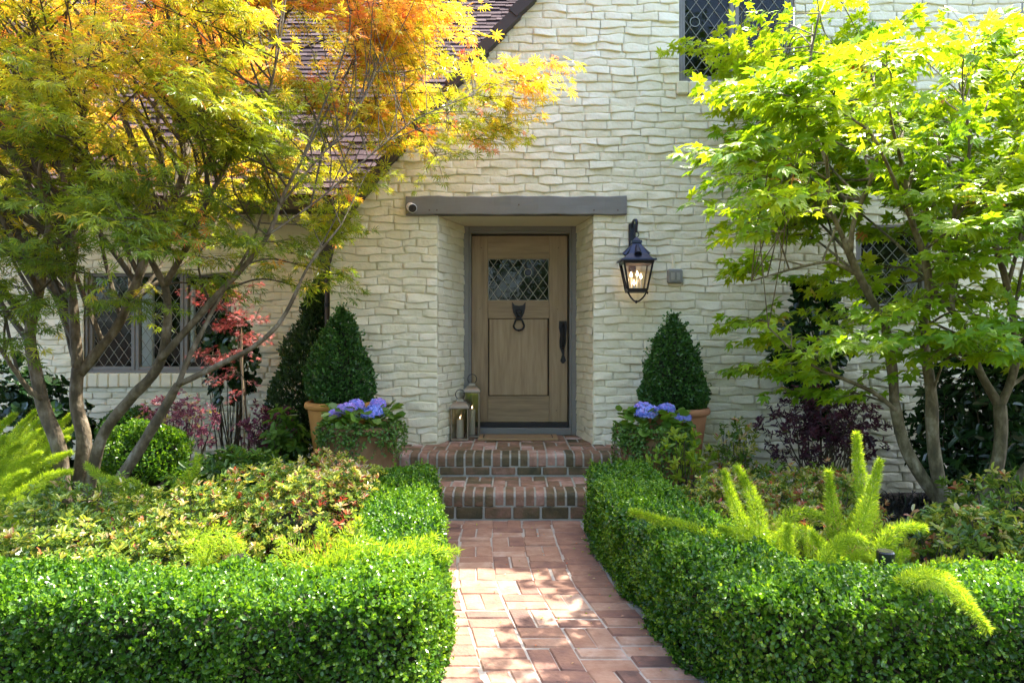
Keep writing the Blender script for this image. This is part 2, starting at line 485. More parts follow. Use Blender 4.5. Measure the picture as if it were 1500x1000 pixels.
# ================================================================== SETTING: ground, path
g = G()
xs = np.concatenate([[-120, -30], np.linspace(-7, 7, 71), [30, 120]])
ys = np.concatenate([[-120, -20], np.linspace(0, 8, 41), [30, 120]])
X, Y = np.meshgrid(xs, ys)
Z = -0.03 + 0.018 * vnoise(np.stack([X, Y, 0 * X], -1).reshape(-1, 3), 5, 3).reshape(X.shape)
Z[(np.abs(X) > 8) | (Y < -1) | (Y > 9)] = -0.03
n1, n2 = X.shape
I = np.arange(n1 * n2).reshape(n1, n2)
g.add(np.stack([X, Y, Z], -1).reshape(-1, 3), [np.stack([I[:-1, :-1], I[:-1, 1:], I[1:, 1:], I[1:, :-1]], -1).reshape(-1, 4)])
tag(g.build('ground', M['soil'], smooth=True), kind='structure')


def xc(Y):
    """centre line of the curved brick path"""
    return float(np.interp(Y, [-1.5, 0.0, 1.0, 2.0, 2.8, 3.1, 3.43, 3.83, 4.3, 4.7, 5.3], [2.6, 1.25, .76, .42, .207, .152, .092, .02, -.012, -.03, -.033]))


def path_pt(u, Y, z):
    return [xc(Y) + u, Y, z]


g = G(); gm = G()
yy = np.linspace(-1.4, 5.2, 60)
V = []
for y in yy:
    V += [path_pt(-.56, y, .0), path_pt(.56, y, .0)]
for y in (yy[0], yy[-1]):
    V += [path_pt(-.56, y, -.08), path_pt(.56, y, -.08)]
gm.add(V, [[2 * i, 2 * i + 1, 2 * i + 3, 2 * i + 2] for i in range(len(yy) - 1)], .45)


def path_brick(g, u0, u1, y0, y1, z=0.006, t=None, jit=.004):
    ins = .006
    j = RNG.normal(0, jit, 4)
    u0, u1, y0, y1 = u0 + j[0] + .0032, u1 + j[1] - .0032, y0 + j[2] + .0032, y1 + j[3] - .0032
    tz = RNG.normal(0, .0022, 4)
    low = [path_pt(u, y, -.02) for u, y in ((u0, y0), (u1, y0), (u1, y1), (u0, y1))]
    mid = [path_pt(u, y, z - .006) for u, y in ((u0, y0), (u1, y0), (u1, y1), (u0, y1))]
    top = [path_pt(u, y, z + q) for (u, y), q in zip(((u0 + ins, y0 + ins), (u1 - ins, y0 + ins), (u1 - ins, y1 - ins), (u0 + ins, y1 - ins)), tz)]
    # chipped outline
    Fc = [[8, 9, 10, 11]]
    for k in range(4):
        q = (k + 1) % 4
        Fc += [[k, q, q + 4, k + 4], [k + 4, q + 4, q + 8, k + 8]]
    g.add(low + mid + top, Fc, float(np.clip(RNG.normal(.5, .17), .08, .95)) if t is None else t)


s0 = .21
rows = int(6.4 / s0)
for r in range(rows):
    y1 = 5.165 - r * s0
    for c in range(3):
        u0 = -.315 + c * s0
        if (r + c) % 2:
            path_brick(g, u0, u0 + s0 / 2, y1 - s0, y1)
            path_brick(g, u0 + s0 / 2, u0 + s0, y1 - s0, y1)
        else:
            path_brick(g, u0, u0 + s0, y1 - s0 / 2, y1)
            path_brick(g, u0, u0 + s0, y1 - s0, y1 - s0 / 2)
for r in range(int(6.4 / .099)):
    y1 = 5.165 - r * .099
    path_brick(g, -.525, -.318, y1 - .099, y1)
    path_brick(g, .318, .525, y1 - .099, y1)
pm = gm.build('brick_path', M['mortar'])
tag(pm, kind='structure')
g.build('paving_bricks', M['brick'], pm)

n = 90
yq = RNG.uniform(2.6, 5.1, n)
p = np.array([path_pt(RNG.normal(0, .3) if RNG.uniform() < .6 else RNG.choice([-.46, .46]) + RNG.normal(0, .04), q, .011) for q in yq])
leaves(g := G(), p, rnd(n) * [1, 1, .15], np.array([0, 0, 1.0]) + rnd(n) * .25, RNG.uniform(.008, .02, n), RNG.uniform(.2, 1, n), T_SMALL)
tag(g.build('leaf_litter', M['haw']), 'tiny fallen leaves scattered over the brick path', 'leaf litter', kind='stuff')

# ================================================================== STEPS
steps = thing('brick_steps', 'two mossy red brick steps with rounded nosings below the front door', 'steps', (0, 5.6, 0))
ST = [(.205, 5.18, -1.62, 1.66, 5.76), (.387, 5.755, -.975, 1.02, 6.95)]
for si, (zt, yf, xa, xb, yb) in enumerate(ST):
    zb = 0 if si == 0 else .205
    g, gm = G(), G()
    gm.box((xa + .006, yf + .004, zb - .05), (xb - .006, yb, zt - .007), .028, t=.5)
    if si == 0:                                   # lower platform also carries the pots beside the landing
        gm.box((xa + .006, 5.77, -.05), (-.99, 6.22, zt - .008), .002, t=.4)
        gm.box((1.035, 5.77, -.05), (xb - .006, 6.22, zt - .008), .002, t=.4)
    nb = int(round((xb - xa) / .0742))
    w = (xb - xa) / nb
    for i in range(nb):                           # rowlock nosing with rounded front edge
        x0, x1 = xa + i * w + .008, xa + (i + 1) * w - .008
        zl = zt - .102
        yj = yf + RNG.normal(0, .004)
        zj = zt + RNG.normal(0, .002)
        prof = [(yj + .2, zl), (yj + .003, zl), (yj - .004, zl + .008)]
        R = .036
        for a in np.linspace(0, math.pi / 2, 5):
            prof.append((yj - .004 + R - R * math.cos(a), zj - R + R * math.sin(a)))
        prof.append((yj + .2, zj))
        g.prism(prof, 'x', x0, x1, float(np.clip(RNG.normal(.42, .2), .15, .95)))
    zr = zt - .108
    L = .208
    x = xa + RNG.uniform(-.15, 0)
    while x < xb:                                 # stretcher course below the nosing
        a, b = max(x, xa) + .008, min(x + L, xb) - .008
        if b - a > .03:
            g.box((a, yf - .003, zb + .012), (b, yf + .1, zr), .006, t=float(np.clip(RNG.normal(.32, .1), .18, .7)))
        x += L
    # basket-weave tread
    yy0 = yf + .205
    yend = 5.757 if si == 0 else 6.9
    r = 0
    while yy0 < yend - .02:
        for c in range(int((xb - xa) / .21) + 1):
            u0 = xa + c * .21
            u1 = min(u0 + .21, xb)
            if u1 - u0 < .04:
                continue
            tt = lambda: float(np.clip(RNG.normal(.55, .2), .05, .95))
            y2 = min(yy0 + .21, yend)
            cells = [(u0, (u0 + u1) / 2, yy0, y2), ((u0 + u1) / 2, u1, yy0, y2)] if (r + c) % 2 else [(u0, u1, yy0, min(yy0 + .105, yend)), (u0, u1, yy0 + .105, y2)]
            for (p, q, e, f) in cells:
                if f - e > .02:
                    g.box((p + .007, e + .007, zt - .05), (q - .007, f - .007, zt + RNG.normal(0, .0015)), .006, t=tt())
        yy0 += .21
        r += 1
    part = g.build('step' if si == 0 else 'landing', M['mossbrick'], steps)
    gm.build('mortar', M['mossmortar'], part)

# ================================================================== HOUSE
YW = 6.25
house = thing('house', 'cream painted brick cottage with a steep gable, brown shingle roof and leaded windows', 'house', (0, YW, 0))
RK = [(-1.62, 1.95), (-1.575, 2.22), (-1.26, 2.64), (-.51, 3.51), (.18, 4.29), (.72, 4.93)]     # rake of the left gable edge (x, z)


def rake_x(z):
    return float(np.interp(z, [p[1] for p in RK], [p[0] for p in RK]))


def sfun(seed, amp):
    r = np.random.default_rng(seed)
    ks = r.uniform(2.0, 26.0, 9); ph = r.uniform(0, 6.28, 9); am = r.normal(size=9) / np.sqrt(ks / 3)
    am *= amp / (np.abs(am).sum() / 2.6)
    return lambda u: (am[:, None] * np.sin(ks[:, None] * np.atleast_1d(u)[None] + ph[:, None])).sum(0)


NA, NB = np.array([0, .03, .10, .22, .36, .5, .64, .78, .90, .97, 1]), np.array([0, .07, .20, .42, .66, .86, .95, 1])


def brick_wall(g, O, U, N, u0, u1, z0, z1, holes=(), left=None, seed=0, course=.0685, blen=.212, depth=1.0, wav=.0085):
    """relief of hand-laid, slumped painted bricks on the plane O + u*U + z; N points outwards"""
    O, U, N = (np.array(v, float) for v in (O, U, N))
    r = np.random.default_rng(seed)
    nc = int(round((z1 - z0) / course))
    course = (z1 - z0) / nc
    lines = [sfun(seed * 1000 + j, wav if 0 < j < nc else .002) for j in range(nc + 1)]
    na, nb = len(NA), len(NB)
    lips = [sfun(seed * 1000 + 500 + j, 1.0) for j in range(nc)]
    pil = [sfun(seed * 1000 + 900 + j, 1.0) for j in range(nc)]
    I = np.arange(na * nb).reshape(nb, na)
    Fq = np.stack([I[:-1, :-1], I[:-1, 1:], I[1:, 1:], I[1:, :-1]], -1).reshape(-1, 4)
    if np.dot(np.cross(U, [0, 0, 1]), N) < 0:
        Fq = Fq[:, ::-1]
    for j in range(nc):
        za, zb = z0 + j * course, z0 + (j + 1) * course
        zc = (za + zb) / 2
        iv = [(u0 if left is None else max(u0, left(zc)), u1)]
        for (ha, hb, hz0, hz1) in holes:
            if hz0 < zc < hz1:
                nv = []
                for (a, b) in iv:
                    if hb <= a or ha >= b:
                        nv.append((a, b))
                    else:
                        if ha - a > .015: nv.append((a, ha))
                        if b - hb > .015: nv.append((hb, b))
                iv = nv
        for (a, b) in iv:
            u = a
            first = True
            while u < b - .005:
                Lb = blen * r.choice([1, 1, 1, .92, 1.12, .55], p=[.4, .2, .14, .1, .1, .06]) * r.uniform(.94, 1.06)
                if first:
                    Lb *= (.5 if j % 2 else 1) * r.uniform(.8, 1.1); first = False
                e = u + Lb
                if b - e < blen * .33: e = b
                gap = .0035
                ua, ub = u + gap, e - gap
                uu = ua + (ub - ua) * NA
                # every brick sags and bulges on its own; some lower edges hang over the course below
                w1, w2, w3 = r.uniform(14, 34), r.uniform(30, 75), r.uniform(20, 60)
                q1, q2, q3 = r.uniform(0, 6.28, 3)
                wob = .0026 * np.sin(w1 * uu + q1) + .0016 * np.sin(w2 * uu + q2)
                lip = np.clip(.0035 + .0085 * lips[j](uu) + r.normal(0, .0022), 0, .022) * depth    # slumped lower edge, running on from brick to brick
                hang = np.clip(lip * .65, 0, .011)
                lo = za + lines[j](uu) + .0008 - hang + wob * .6
                hi = zb + lines[j + 1](uu) - .0012 + .0022 * np.sin(w2 * .8 * uu + q3)
                zz = lo[None] + (hi - lo)[None] * NB[:, None]
                base = (.004 + r.normal(0, .0026) + .003 * pil[j](uu)) * depth
                til = r.normal(0, .003) * depth
                A, Bm = np.meshgrid(NA, NB)
                d = base[None] + lip[None] * (1 - Bm) ** 1.4 + til * (A - .5)
                d = d + (.0022 * np.sin(w1 * uu + q2)[None] * np.cos(5 * Bm + q1) + .0014 * np.sin(w2 * uu + q3)[None] * np.cos(9 * Bm + q2) + r.normal(0, .0007, A.shape)) * depth
                d = d + .003 * depth * (1 - (2 * A - 1) ** 8) * (1 - (2 * Bm - 1) ** 4) - .002 * depth
                edge = np.minimum(np.minimum(A, 1 - A) / .03, np.minimum(Bm, 1 - Bm) / .07)
                endd = .0015 if r.uniform() < .6 else -.005
                d = np.where(edge <= 0, np.where((Bm <= 0) | (Bm >= 1), -.010 * depth, np.where(endd > 0, d, np.minimum(d, d * .5 + endd * depth))), d)
                V = O + uu[None, :, None] * U + zz[..., None] * np.array([0, 0, 1.0]) + d[..., None] * N
                g.add(V.reshape(-1, 3), [Fq], float(np.clip(r.normal(.55, .13), .1, .95)))
                u = e


# openings in the front wall: x0, x1, z0, z1
DO = (-.653, .713, .30, 2.393)
W_UP = (1.468, 2.48, 3.57, 4.80)
W_LO = (3.02, 3.69, 1.55, 2.32)
LINT = (-.929, 1.001, 2.393, 2.56)
SILL_UP, SILL_LO = (1.44, 2.51, 3.445, 3.57), (2.98, 3.73, 1.445, 1.55)
g = G()
brick_wall(g, (0, YW, 0), (1, 0, 0), (0, -1, 0), -1.6, 5.3, .0, 4.93, [DO, W_UP, W_LO, LINT, SILL_UP, SILL_LO], lambda z: rake_x(z) + .02 if z > 1.95 else -1.6, seed=3, blen=.222)
bk = YW + .005                                     # paint-filled joints behind the bricks
for (xa, xb, za, zb) in [(-1.6, DO[0], -.05, 1.95), (DO[1], 5.3, -.05, W_LO[2]), (DO[1], W_LO[0], W_LO[2], W_LO[3]), (W_LO[1], 5.3, W_LO[2], W_LO[3]),
                         (DO[1], 5.3, W_LO[3], 2.393), (.72, 5.3, 2.56, W_UP[2]), (LINT[1], 5.3, 2.393, 2.56), (.72, W_UP[0], W_UP[2], 4.8), (W_UP[1], 5.3, W_UP[2], 4.8), (.72, 5.3, 4.8, 4.93)]:
    g.add([(xa, bk, za), (xb, bk, za), (xb, bk, zb), (xa, bk, zb)], [[0, 1, 2, 3]], .35)
# gable part right of the rake
pr = [p for p in RK]
for (p, q) in zip(pr[:-1], pr[1:]):
    for (za, zb) in [(p[1], q[1])]:
        zs = sorted({za, zb, *[v for v in (2.393, 2.56) if za < v < zb]})
        for a, b in zip(zs[:-1], zs[1:]):
            xe = DO[0] if b <= 2.394 else (LINT[0] if b <= 2.561 else .72)
            g.add([(rake_x(a), bk, a), (xe, bk, a), (xe, bk, b), (rake_x(b), bk, b)], [[0, 1, 2, 3]], .35)
# side of the gable bay, facing left, and the far right return
g.add([(-1.6, YW + .01, -.05), (-1.6, 7.42, -.05), (-1.6, 7.42, 2.1), (-1.6, YW + .01, 2.1)], [[0, 1, 2, 3]], .45)
g.add([(5.3, YW + .01, -.05), (5.3, 11, -.05), (5.3, 11, 4.93), (5.3, YW + .01, 4.93)], [[0, 1, 2, 3]], .45)
wall = g.build('front_wall', M['paint'], house, smooth=True)
# splayed reveal
YD = 6.83
DI = (-.456, .615, 2.388)
for (xf, xb, sgn) in ((DO[0], DI[0], 1), (DO[1], DI[1], -1)):
    g = G()
    p0, p1 = np.array([xf, YW - .004, 0]), np.array([xb, YD, 0])
    U = (p1 - p0) / np.linalg.norm(p1 - p0)
    N = np.array([U[1], -U[0], 0]) * (1 if sgn > 0 else -1)
    Lr = np.linalg.norm(p1 - p0)
    if sgn > 0: N = np.array([U[1], -U[0], 0])
    else: N = np.array([-U[1], U[0], 0])
    brick_wall(g, p0, U, N, .006, Lr, .38, 2.39, seed=20 + sgn, depth=.55, wav=.005, blen=.2)
    q0, q1 = p0 - N * .006, p1 - N * .006
    g.add([q0 + [0, 0, .3], q1 + [0, 0, .3], q1 + [0, 0, 2.393], q0 + [0, 0, 2.393]], [[0, 1, 2, 3]], .35)
    g.build('door_reveal', M['paint'], house, smooth=True)
g = G()
g.add([(DO[0], YW - .002, 2.3895), (DO[1], YW - .002, 2.3895), (DI[1], YD, 2.386), (DI[0], YD, 2.386)], [[0, 1, 2, 3]])
g.build('porch_ceiling', M['plaster'], house)
g = G()
ns = 40
V = []
for i in range(ns + 1):
    x = LINT[0] + (LINT[1] - LINT[0]) * i / ns
    w_ = lambda k: .0028 * math.sin(i * .9 + k) + .002 * math.sin(i * .37 + 2.1 * k) + RNG.normal(0, .0006)
    yf_, z0_, z1_ = YW - .045 + w_(1), LINT[2] + .003 + w_(2) * .8, LINT[3] - .004 + w_(3)
    for (y, z) in ((YW + .2, z0_), (yf_ + .006, z0_), (yf_, z0_ + .007), (yf_ + w_(4) * .6, (z0_ + z1_) / 2), (yf_, z1_ - .007), (yf_ + .006, z1_), (YW + .2, z1_)):
        V.append((x, y, z))
g.add(V, [[i * 7 + k, (i + 1) * 7 + k, (i + 1) * 7 + k + 1, i * 7 + k + 1] for i in range(ns) for k in range(6)] + [list(range(7)), [ns * 7 + k for k in range(7)][::-1]])
lint = g.build('lintel_beam', M['trim'], house)
for px in (629, 905, 760, 640, 870):
    g = G()
    q = P(px, 308 if px != 760 else 300, YW - .045)
    g.lathe([(.0, .0), (.007, .0), (.007, .004), (0, .004)], (0, 0, 0), 8)
    V = g.V[-1]; V[:] = np.stack([V[:, 0] + q[0], q[1] - V[:, 2], V[:, 1] + q[2]], 1)
    g.build('bolt_head', M['groove'], lint)


def frame_box(g, x0, x1, z0, z1, y0, y1, w, bev=.004, wb=None):
    wb = w if wb is None else wb
    g.box((x0, y0, z0), (x0 + w, y1, z1), bev)
    g.box((x1 - w, y0, z0), (x1, y1, z1), bev)
    g.box((x0 + w - .0005, y0 + .0015, z1 - w), (x1 - w + .0005, y1 - .001, z1 - .001), bev)
    if wb:
        g.box((x0 + w - .0005, y0 + .0015, z0 + .001), (x1 - w + .0005, y1 - .001, z0 + wb), bev)


# ------------------------------------------------------------------ door
g = G()
frame_box(g, DI[0] - .012, DI[1] + .012, .387, DI[2] + .012, YD - .02, 7.0, .058, .006, .07)
frame_box(g, DI[0] + .03, DI[1] - .03, .42, DI[2] - .034, YD + .002, 6.99, .034, .004, 0)
df = g.build('door_frame', M['trim'], house)
g = G()
g.box((-.40, 6.86, .458), (.545, 6.97, .503), .004)
g.build('threshold', M['blackrub'], df)
dx0, dx1, dz0, dz1 = -.391, .536, .505, 2.306
yd = 6.90
door = None
gl = (715 - 750) / 151.2, (804 - 750) / 151.2, CZ + (490 - 440) / 151.2, CZ + (490 - 379) / 151.2   # glass x0 x1 z0 z1
pn = (715.5 - 750) / 151.2, (803 - 750) / 151.2, CZ + (490 - 580) / 151.2, CZ + (490 - 466) / 151.2
g = G()
g.box((dx0, yd, dz0), (gl[0] - .002, yd + .055, dz1), .002, t=.42)
g.box((gl[1] + .002, yd, dz0), (dx1, yd + .055, dz1), .002, t=.5)
door = g.build('door', M['wood'], house)
g = G()
g.box((gl[0] - .001, yd + .0005, gl[3]), (gl[1] + .001, yd + .054, dz1), .0015, t=.44)
g.build('rail', M['woodh'], door); g = G()
g.box((gl[0] - .001, yd + .0005, pn[3]), (gl[1] + .001, yd + .054, gl[2]), .0015, t=.47)
g.build('rail', M['woodh'], door); g = G()
g.box((gl[0] - .001, yd + .0005, dz0), (gl[1] + .001, yd + .054, pn[2]), .0015, t=.40)
g.build('rail', M['woodh'], door)
g = G()
g.box((pn[0] + .007, yd + .004, pn[2] + .007), (pn[1] - .007, yd + .03, pn[3] - .007), .005, t=.52)
g.build('panel', M['wood'], door)
g = G()
g.box((pn[0] - .001, yd + .018, pn[2] - .001), (pn[1] + .001, yd + .04, pn[3] + .001), .001)
g.build('groove', M['groove'], door)
for (px, py) in ((705, 363), (818, 363), (703, 452), (817, 453), (815, 601), (703, 600)):
    q = P(px, py, yd)
    g = G(); g.box(q - [.004, .001, .004], q + [.004, .002, .004], .001)
    g.build('peg', M['groove'], door)


def lattice(name, x0, x1, z0, z1, y, dw, dh, r, parent, bull=None, mat='lead', border=True, phase=(0, 0)):
    """diamond leading clipped to the pane"""
    g = G()
    sl = dh / dw
    span = (x1 - x0) + (z1 - z0) / sl
    k = int(span / dw) + 3
    for s in (1, -1):
        for i in range(-k, k):
            xb = x0 + phase[0] * dw + i * dw
            # line z = z0 + s*sl*(x - xb)
            pts = []
            xa, xe = x0, x1
            if s > 0:
                lo, hi = xb, xb + (z1 - z0) / sl
            else:
                lo, hi = xb - (z1 - z0) / sl, xb
            lo, hi = max(lo, x0), min(hi, x1)
            if hi - lo < .004: continue
            segs = [(lo, hi)]
            if bull is not None:
                bx, bz, br = bull
                f = lambda x: (x - bx) ** 2 + (z0 + s * sl * (x - xb) - bz) ** 2 < br * br
                xx = np.linspace(lo, hi, 120); ins = np.array([f(v) for v in xx])
                if ins.any():
                    a, b = xx[ins].min(), xx[ins].max()
                    segs = [q for q in ((lo, a), (b, hi)) if q[1] - q[0] > .004]
            for (a, b) in segs:
                g.tube([(a, y + s * .0006, z0 + s * sl * (a - xb)), (b, y + s * .0006, z0 + s * sl * (b - xb))], r, 4)
    if border:
        for (a, b) in (((x0, z0), (x1, z0)), ((x0, z1), (x1, z1)), ((x0, z0), (x0, z1)), ((x1, z0), (x1, z1))):
            g.tube([(a[0], y, a[1]), (b[0], y, b[1])], r, 4)
    if bull is not None:
        a = np.linspace(0, 2 * math.pi, 25)
        g.tube([(bull[0] + bull[2] * math.cos(t), y - .001, bull[1] + bull[2] * math.sin(t)) for t in a], r * 1.2, 5, cap=False)
    return g.build(name, M[mat], parent)


def dark_room(x0, x1, z0, z1, y0, y1, name, parent, mat='dark'):
    g = G()
    V = [(x, y, z) for y in (y0, y1) for (x, z) in ((x0, z0), (x1, z0), (x1, z1), (x0, z1))]
    g.add(V, [[4, 5, 6, 7], [0, 1, 5, 4], [3, 2, 6, 7], [0, 3, 7, 4], [1, 2, 6, 5]])
    return g.build(name, M[mat], parent)


g = G()
g.box((gl[0], yd + .028, gl[2]), (gl[1], yd + .034, gl[3]), .001)
pane = g.build('pane', M['seeded'], door)
lattice('leading', gl[0] + .002, gl[1] - .002, gl[2] + .002, gl[3] - .002, yd + .021, .0965, .135, .0027, door,
        bull=((773.5 - 750) / 151.2, CZ + (490 - 399) / 151.2, .036), mat='brightlead')
dark_room(-.9, 1.05, .2, 2.7, yd + .062, yd + 1.2, 'room', house)
g = G()
for (xa, xb, za, zb) in ((-.9, -.36, .2, 2.7), (.50, 1.05, .2, 2.7), (-.36, .50, 2.28, 2.7), (-.36, .5, .2, .51)):
    g.add([(xa, yd + .058, za), (xb, yd + .058, za), (xb, yd + .058, zb), (xa, yd + .058, zb)], [[0, 1, 2, 3]])
g.build('door_stop', M['groove'], house)
g = G()                                            # bullseye roundel
c = np.array([(773.5 - 750) / 151.2, yd + .022, CZ + (490 - 399) / 151.2])
for (r0, dy) in ((.034, 0), ):
    pr = [(.034, .0), (.03, .008), (.02, .012), (.012, .006), (.0, .012)]
    g.lathe(pr, (0, 0, 0), 20)
    V = g.V[-1]; V[:] = np.stack([V[:, 0] + c[0], c[1] - V[:, 2], V[:, 1] + c[2]], 1)
g.build('roundel', surf('dark_roundel_glass', [(0, (.02, .025, .06)), (1, (.03, .035, .08))], rough=.05), door, smooth=True)
# knocker: animal head with ring
g = G()
q = P(760, 459, yd)
S = 1 / 151.2
head = [(-10, 17), (-6, 12), (0, 11), (6, 12), (10, 17), (9.5, 8), (8, 1), (5, -5), (2.5, -9), (-2.5, -9), (-5, -5), (-8, 1), (-9.5, 8)]
g.prism([(q[0] + a * S, q[2] + b * S) for a, b in head], 'y', yd - .02, yd + .001)
g.lathe([(.036, 0), (.034, .018), (.02, .03), (0, .034)], (0, 0, 0), 14)
V = g.V[-1]; V[:] = np.stack([V[:, 0] + q[0], yd - .012 - V[:, 2] * .8, V[:, 1] * .9 + q[2] + .012], 1)
g.lathe([(.017, 0), (.016, .03), (.0, .036)], (0, 0, 0), 10)
V = g.V[-1]; V[:] = np.stack([V[:, 0] + q[0], yd - .026 - V[:, 2], V[:, 1] + q[2] - .022], 1)
for sx in (-1, 1):
    g.tube([(q[0] + sx * .03, yd - .03, q[2] + .028), (q[0] + sx * .012, yd - .036, q[2] + .016)], .006, 6)
kn = g.build('knocker', M['iron'], door)
g = G()
ring = [(0, -11), (4.5, -12), (6.5, -16), (8, -21), (5.5, -25), (0, -27), (-5.5, -25), (-8, -21), (-6.5, -16), (-4.5, -12), (0, -11)]
rp = smooth_path(ring, 3)
g.tube([(q[0] + a * S * .95, yd - .022, q[2] + b * S + .015) for a, b in rp], .009, 7, cap=False)
g.lathe([(0, -.014), (.011, -.006), (.012, .004), (0, .012)], (q[0], yd - .024, q[2] - 26.5 * S + .013), 10)
g.build('knocker_ring', M['iron'], door, smooth=True)
# door pull
g = G()
hx = (824.5 - 750) / 151.2
hz = lambda py: CZ + (490 - py) / 151.2
out_ = [(-5.5, 470), (5.5, 470), (6, 480), (4.5, 492), (4.8, 500), (2.5, 510), (2, 520), (4.5, 528), (1.5, 532), (-1.5, 532), (-4, 528), (-1, 519), (-4.8, 508), (-5.2, 500), (-4, 490), (-6, 480)]
g.prism([(hx + a * S, hz(b)) for a, b in out_], 'y', yd - .014, yd + .001)
pp = smooth_path([(hx, yd - .012, hz(476)), (hx - .004, yd - .05, hz(480)), (hx - .006, yd - .062, hz(492)), (hx - .002, yd - .055, hz(504)), (hx, yd - .012, hz(510))], 4)
g.tube(pp, [.012] * 3 + [.016] * (len(pp) - 6) + [.011] * 3, 8)
g.tube([(hx - .012, yd - .045, hz(474)), (hx + .014, yd - .05, hz(473))], .006, 6)
g.build('door_pull', M['iron'], door, smooth=False)

# ------------------------------------------------------------------ windows
def window(x0, x1, z0, z1, mull, y, par, dw, dh, fw=.05, phase=(0, 0), bull=None, room=True, depth=.1):
    g = G()
    frame_box(g, x0, x1, z0, z1, y - .012, y + depth, .028, .004)
    ed = [x0 + .024] + [m for m in mull] + [x1 - .024]
    for a, b in zip(ed[:-1], ed[1:]):
        a2, b2 = a + (0 if a == ed[0] else .002), b - (0 if b == ed[-1] else .002)
        frame_box(g, a2, b2, z0 + .024, z1 - .024, y + .012, y + depth - .02, fw, .006)
    wf = g.build('window', M['trim'], par)
    for k, (a, b) in enumerate(zip(ed[:-1], ed[1:])):
        p0, p1, q0, q1 = a + fw, b - fw, z0 + .024 + fw, z1 - .024 - fw
        g = G()
        g.box((p0 - .004, y + .046, q0 - .004), (p1 + .004, y + .05, q1 + .004), .001)
        g.build('pane', M['glass'], wf)
        lattice('leading', p0, p1, q0, q1, y + .043, dw, dh, .0032, wf, phase=phase, bull=bull if k == 0 else None)
    if room:
        dark_room(x0 + .03, x1 - .03, z0 + .03, z1 - .03, y + depth - .01, y + depth + 1.2, 'room', par)
    return wf


s6 = 166.9
window(W_UP[0], W_UP[1], W_UP[2], W_UP[3], [(1078.5 - 750) / s6], YW + .03, house, .109, .148, .038, (.45, 0), bull=((1021 - 750) / s6, CZ + (490 - 27) / s6, .042))
window(W_LO[0], W_LO[1], W_LO[2], W_LO[3], [], YW + .03, house, .115, .13, .045)
for (x0, x1, z0, z1) in (SILL_UP, SILL_LO):
    g = G()
    n = int(round((x1 - x0) / .105)); w = (x1 - x0) / n
    for i in range(n):
        g.box((x0 + i * w + .001, YW - .035 + RNG.normal(0, .003), z0 + .004 + RNG.normal(0, .003)), (x0 + (i + 1) * w - .001, YW + .12, z1 - .003), .012, t=float(RNG.uniform(.35, .65)))
    g.build('window_sill', M['paint'], house)
# strip of a further dark window frame at the right edge of the photograph
window(4.46, 5.15, 3.72, 4.8, [], YW + .01, house, .11, .15, .04, depth=.08)

# ------------------------------------------------------------------ left wing
YL = 7.40
WX = (-4.45, -2.92, .95, 2.02)
g = G()
brick_wall(g, (0, YL, 0), (1, 0, 0), (0, -1, 0), -6.2, -1.6, .0, 2.74, [(WX[0], WX[1], WX[2], WX[3]), (WX[0] - .05, WX[1] + .05, .80, .95)], seed=8, depth=.9, wav=.008)
b2 = YL + .005
for (xa, xb, za, zb) in [(-6.2, -1.6, -.05, WX[2]), (-6.2, WX[0], WX[2], WX[3]), (WX[1], -1.6, WX[2], WX[3]), (-6.2, -1.6, WX[3], 2.78)]:
    g.add([(xa, b2, za), (xb, b2, za), (xb, b2, zb), (xa, b2, zb)], [[0, 1, 2, 3]], .35)
g.build('wing_wall', M['paint'], house, smooth=True)
wf = window(WX[0], WX[1], WX[2], WX[3], [-3.94, -3.43], YL + .03, house, .105, .15, .04, room=False)
dark_room(WX[0] - .6, WX[1] + .6, WX[2] - .5, WX[3] + .3, YL + .13, YL + 3.0, 'room', house)
g = G()
g.box((-3.98, YL + .25, .98), (-3.86, YL + .3, 1.85), .01)
g.build('curtain', M['curtain'], house)
g = G()
g.box((-3.60, YL + .35, 1.05), (-3.46, YL + .4, 1.9), .01)
g.build('curtain', M['curtain'], house)
g = G()
n = 15; w = (WX[1] - WX[0] + .1) / n
for i in range(n):
    g.box((WX[0] - .05 + i * w + .001, YL - .04, .803 + RNG.normal(0, .002)), (WX[0] - .05 + (i + 1) * w - .001, YL + .1, .947), .012, t=float(RNG.uniform(.4, .65)))
g.build('window_sill', M['paint'], house)
# wing roof with shingles
E0, E1 = np.array([0, 7.0, 2.70]), np.array([0, 10.72, 6.40])
sd = (E1 - E0) / np.linalg.norm(E1 - E0); sn = np.array([0, -sd[2], sd[1]])
LS = np.linalg.norm(E1 - E0)
g = G()
g.add([(-9, *(E0 - sn * .03)[1:]), (2.5, *(E0 - sn * .03)[1:]), (2.5, *(E1 - sn * .03)[1:]), (-9, *(E1 - sn * .03)[1:])], [[0, 1, 2, 3]], .2)
ex = .128
for r_ in range(int(LS / ex) + 1):
    x = -7.5 + RNG.uniform(0, .2)
    while x < 2.4:
        w = RNG.uniform(.12, .27)
        th = RNG.uniform(.008, .022)
        lo = r_ * ex + RNG.normal(0, .012)
        Ls = .22
        a = E0 + sd * lo; b = E0 + sd * min(lo + Ls, LS + .02)
        V = []
        for (pt, h0, h1) in ((a, .004, th + .014), (b, -.014, .0)):
            for xx in (x + .002, x + w - .002):
                V.append([xx, *(pt + sn * h0)[1:]]); V.append([xx, *(pt + sn * h1)[1:]])
        g.add(V, [[0, 2, 3, 1], [1, 3, 7, 5], [0, 1, 5, 4], [2, 6, 7, 3], [4, 5, 7, 6]], float(np.clip(RNG.normal(.55, .17), .05, .95)))
        x += w
g.build('roof', M['shingle'], house)
g = G()
g.box((-9, 6.985, 2.575), (-1.66, 7.03, 2.69), .004)
g.box((-9, 7.03, 2.60), (-1.66, 7.40, 2.62), .002)
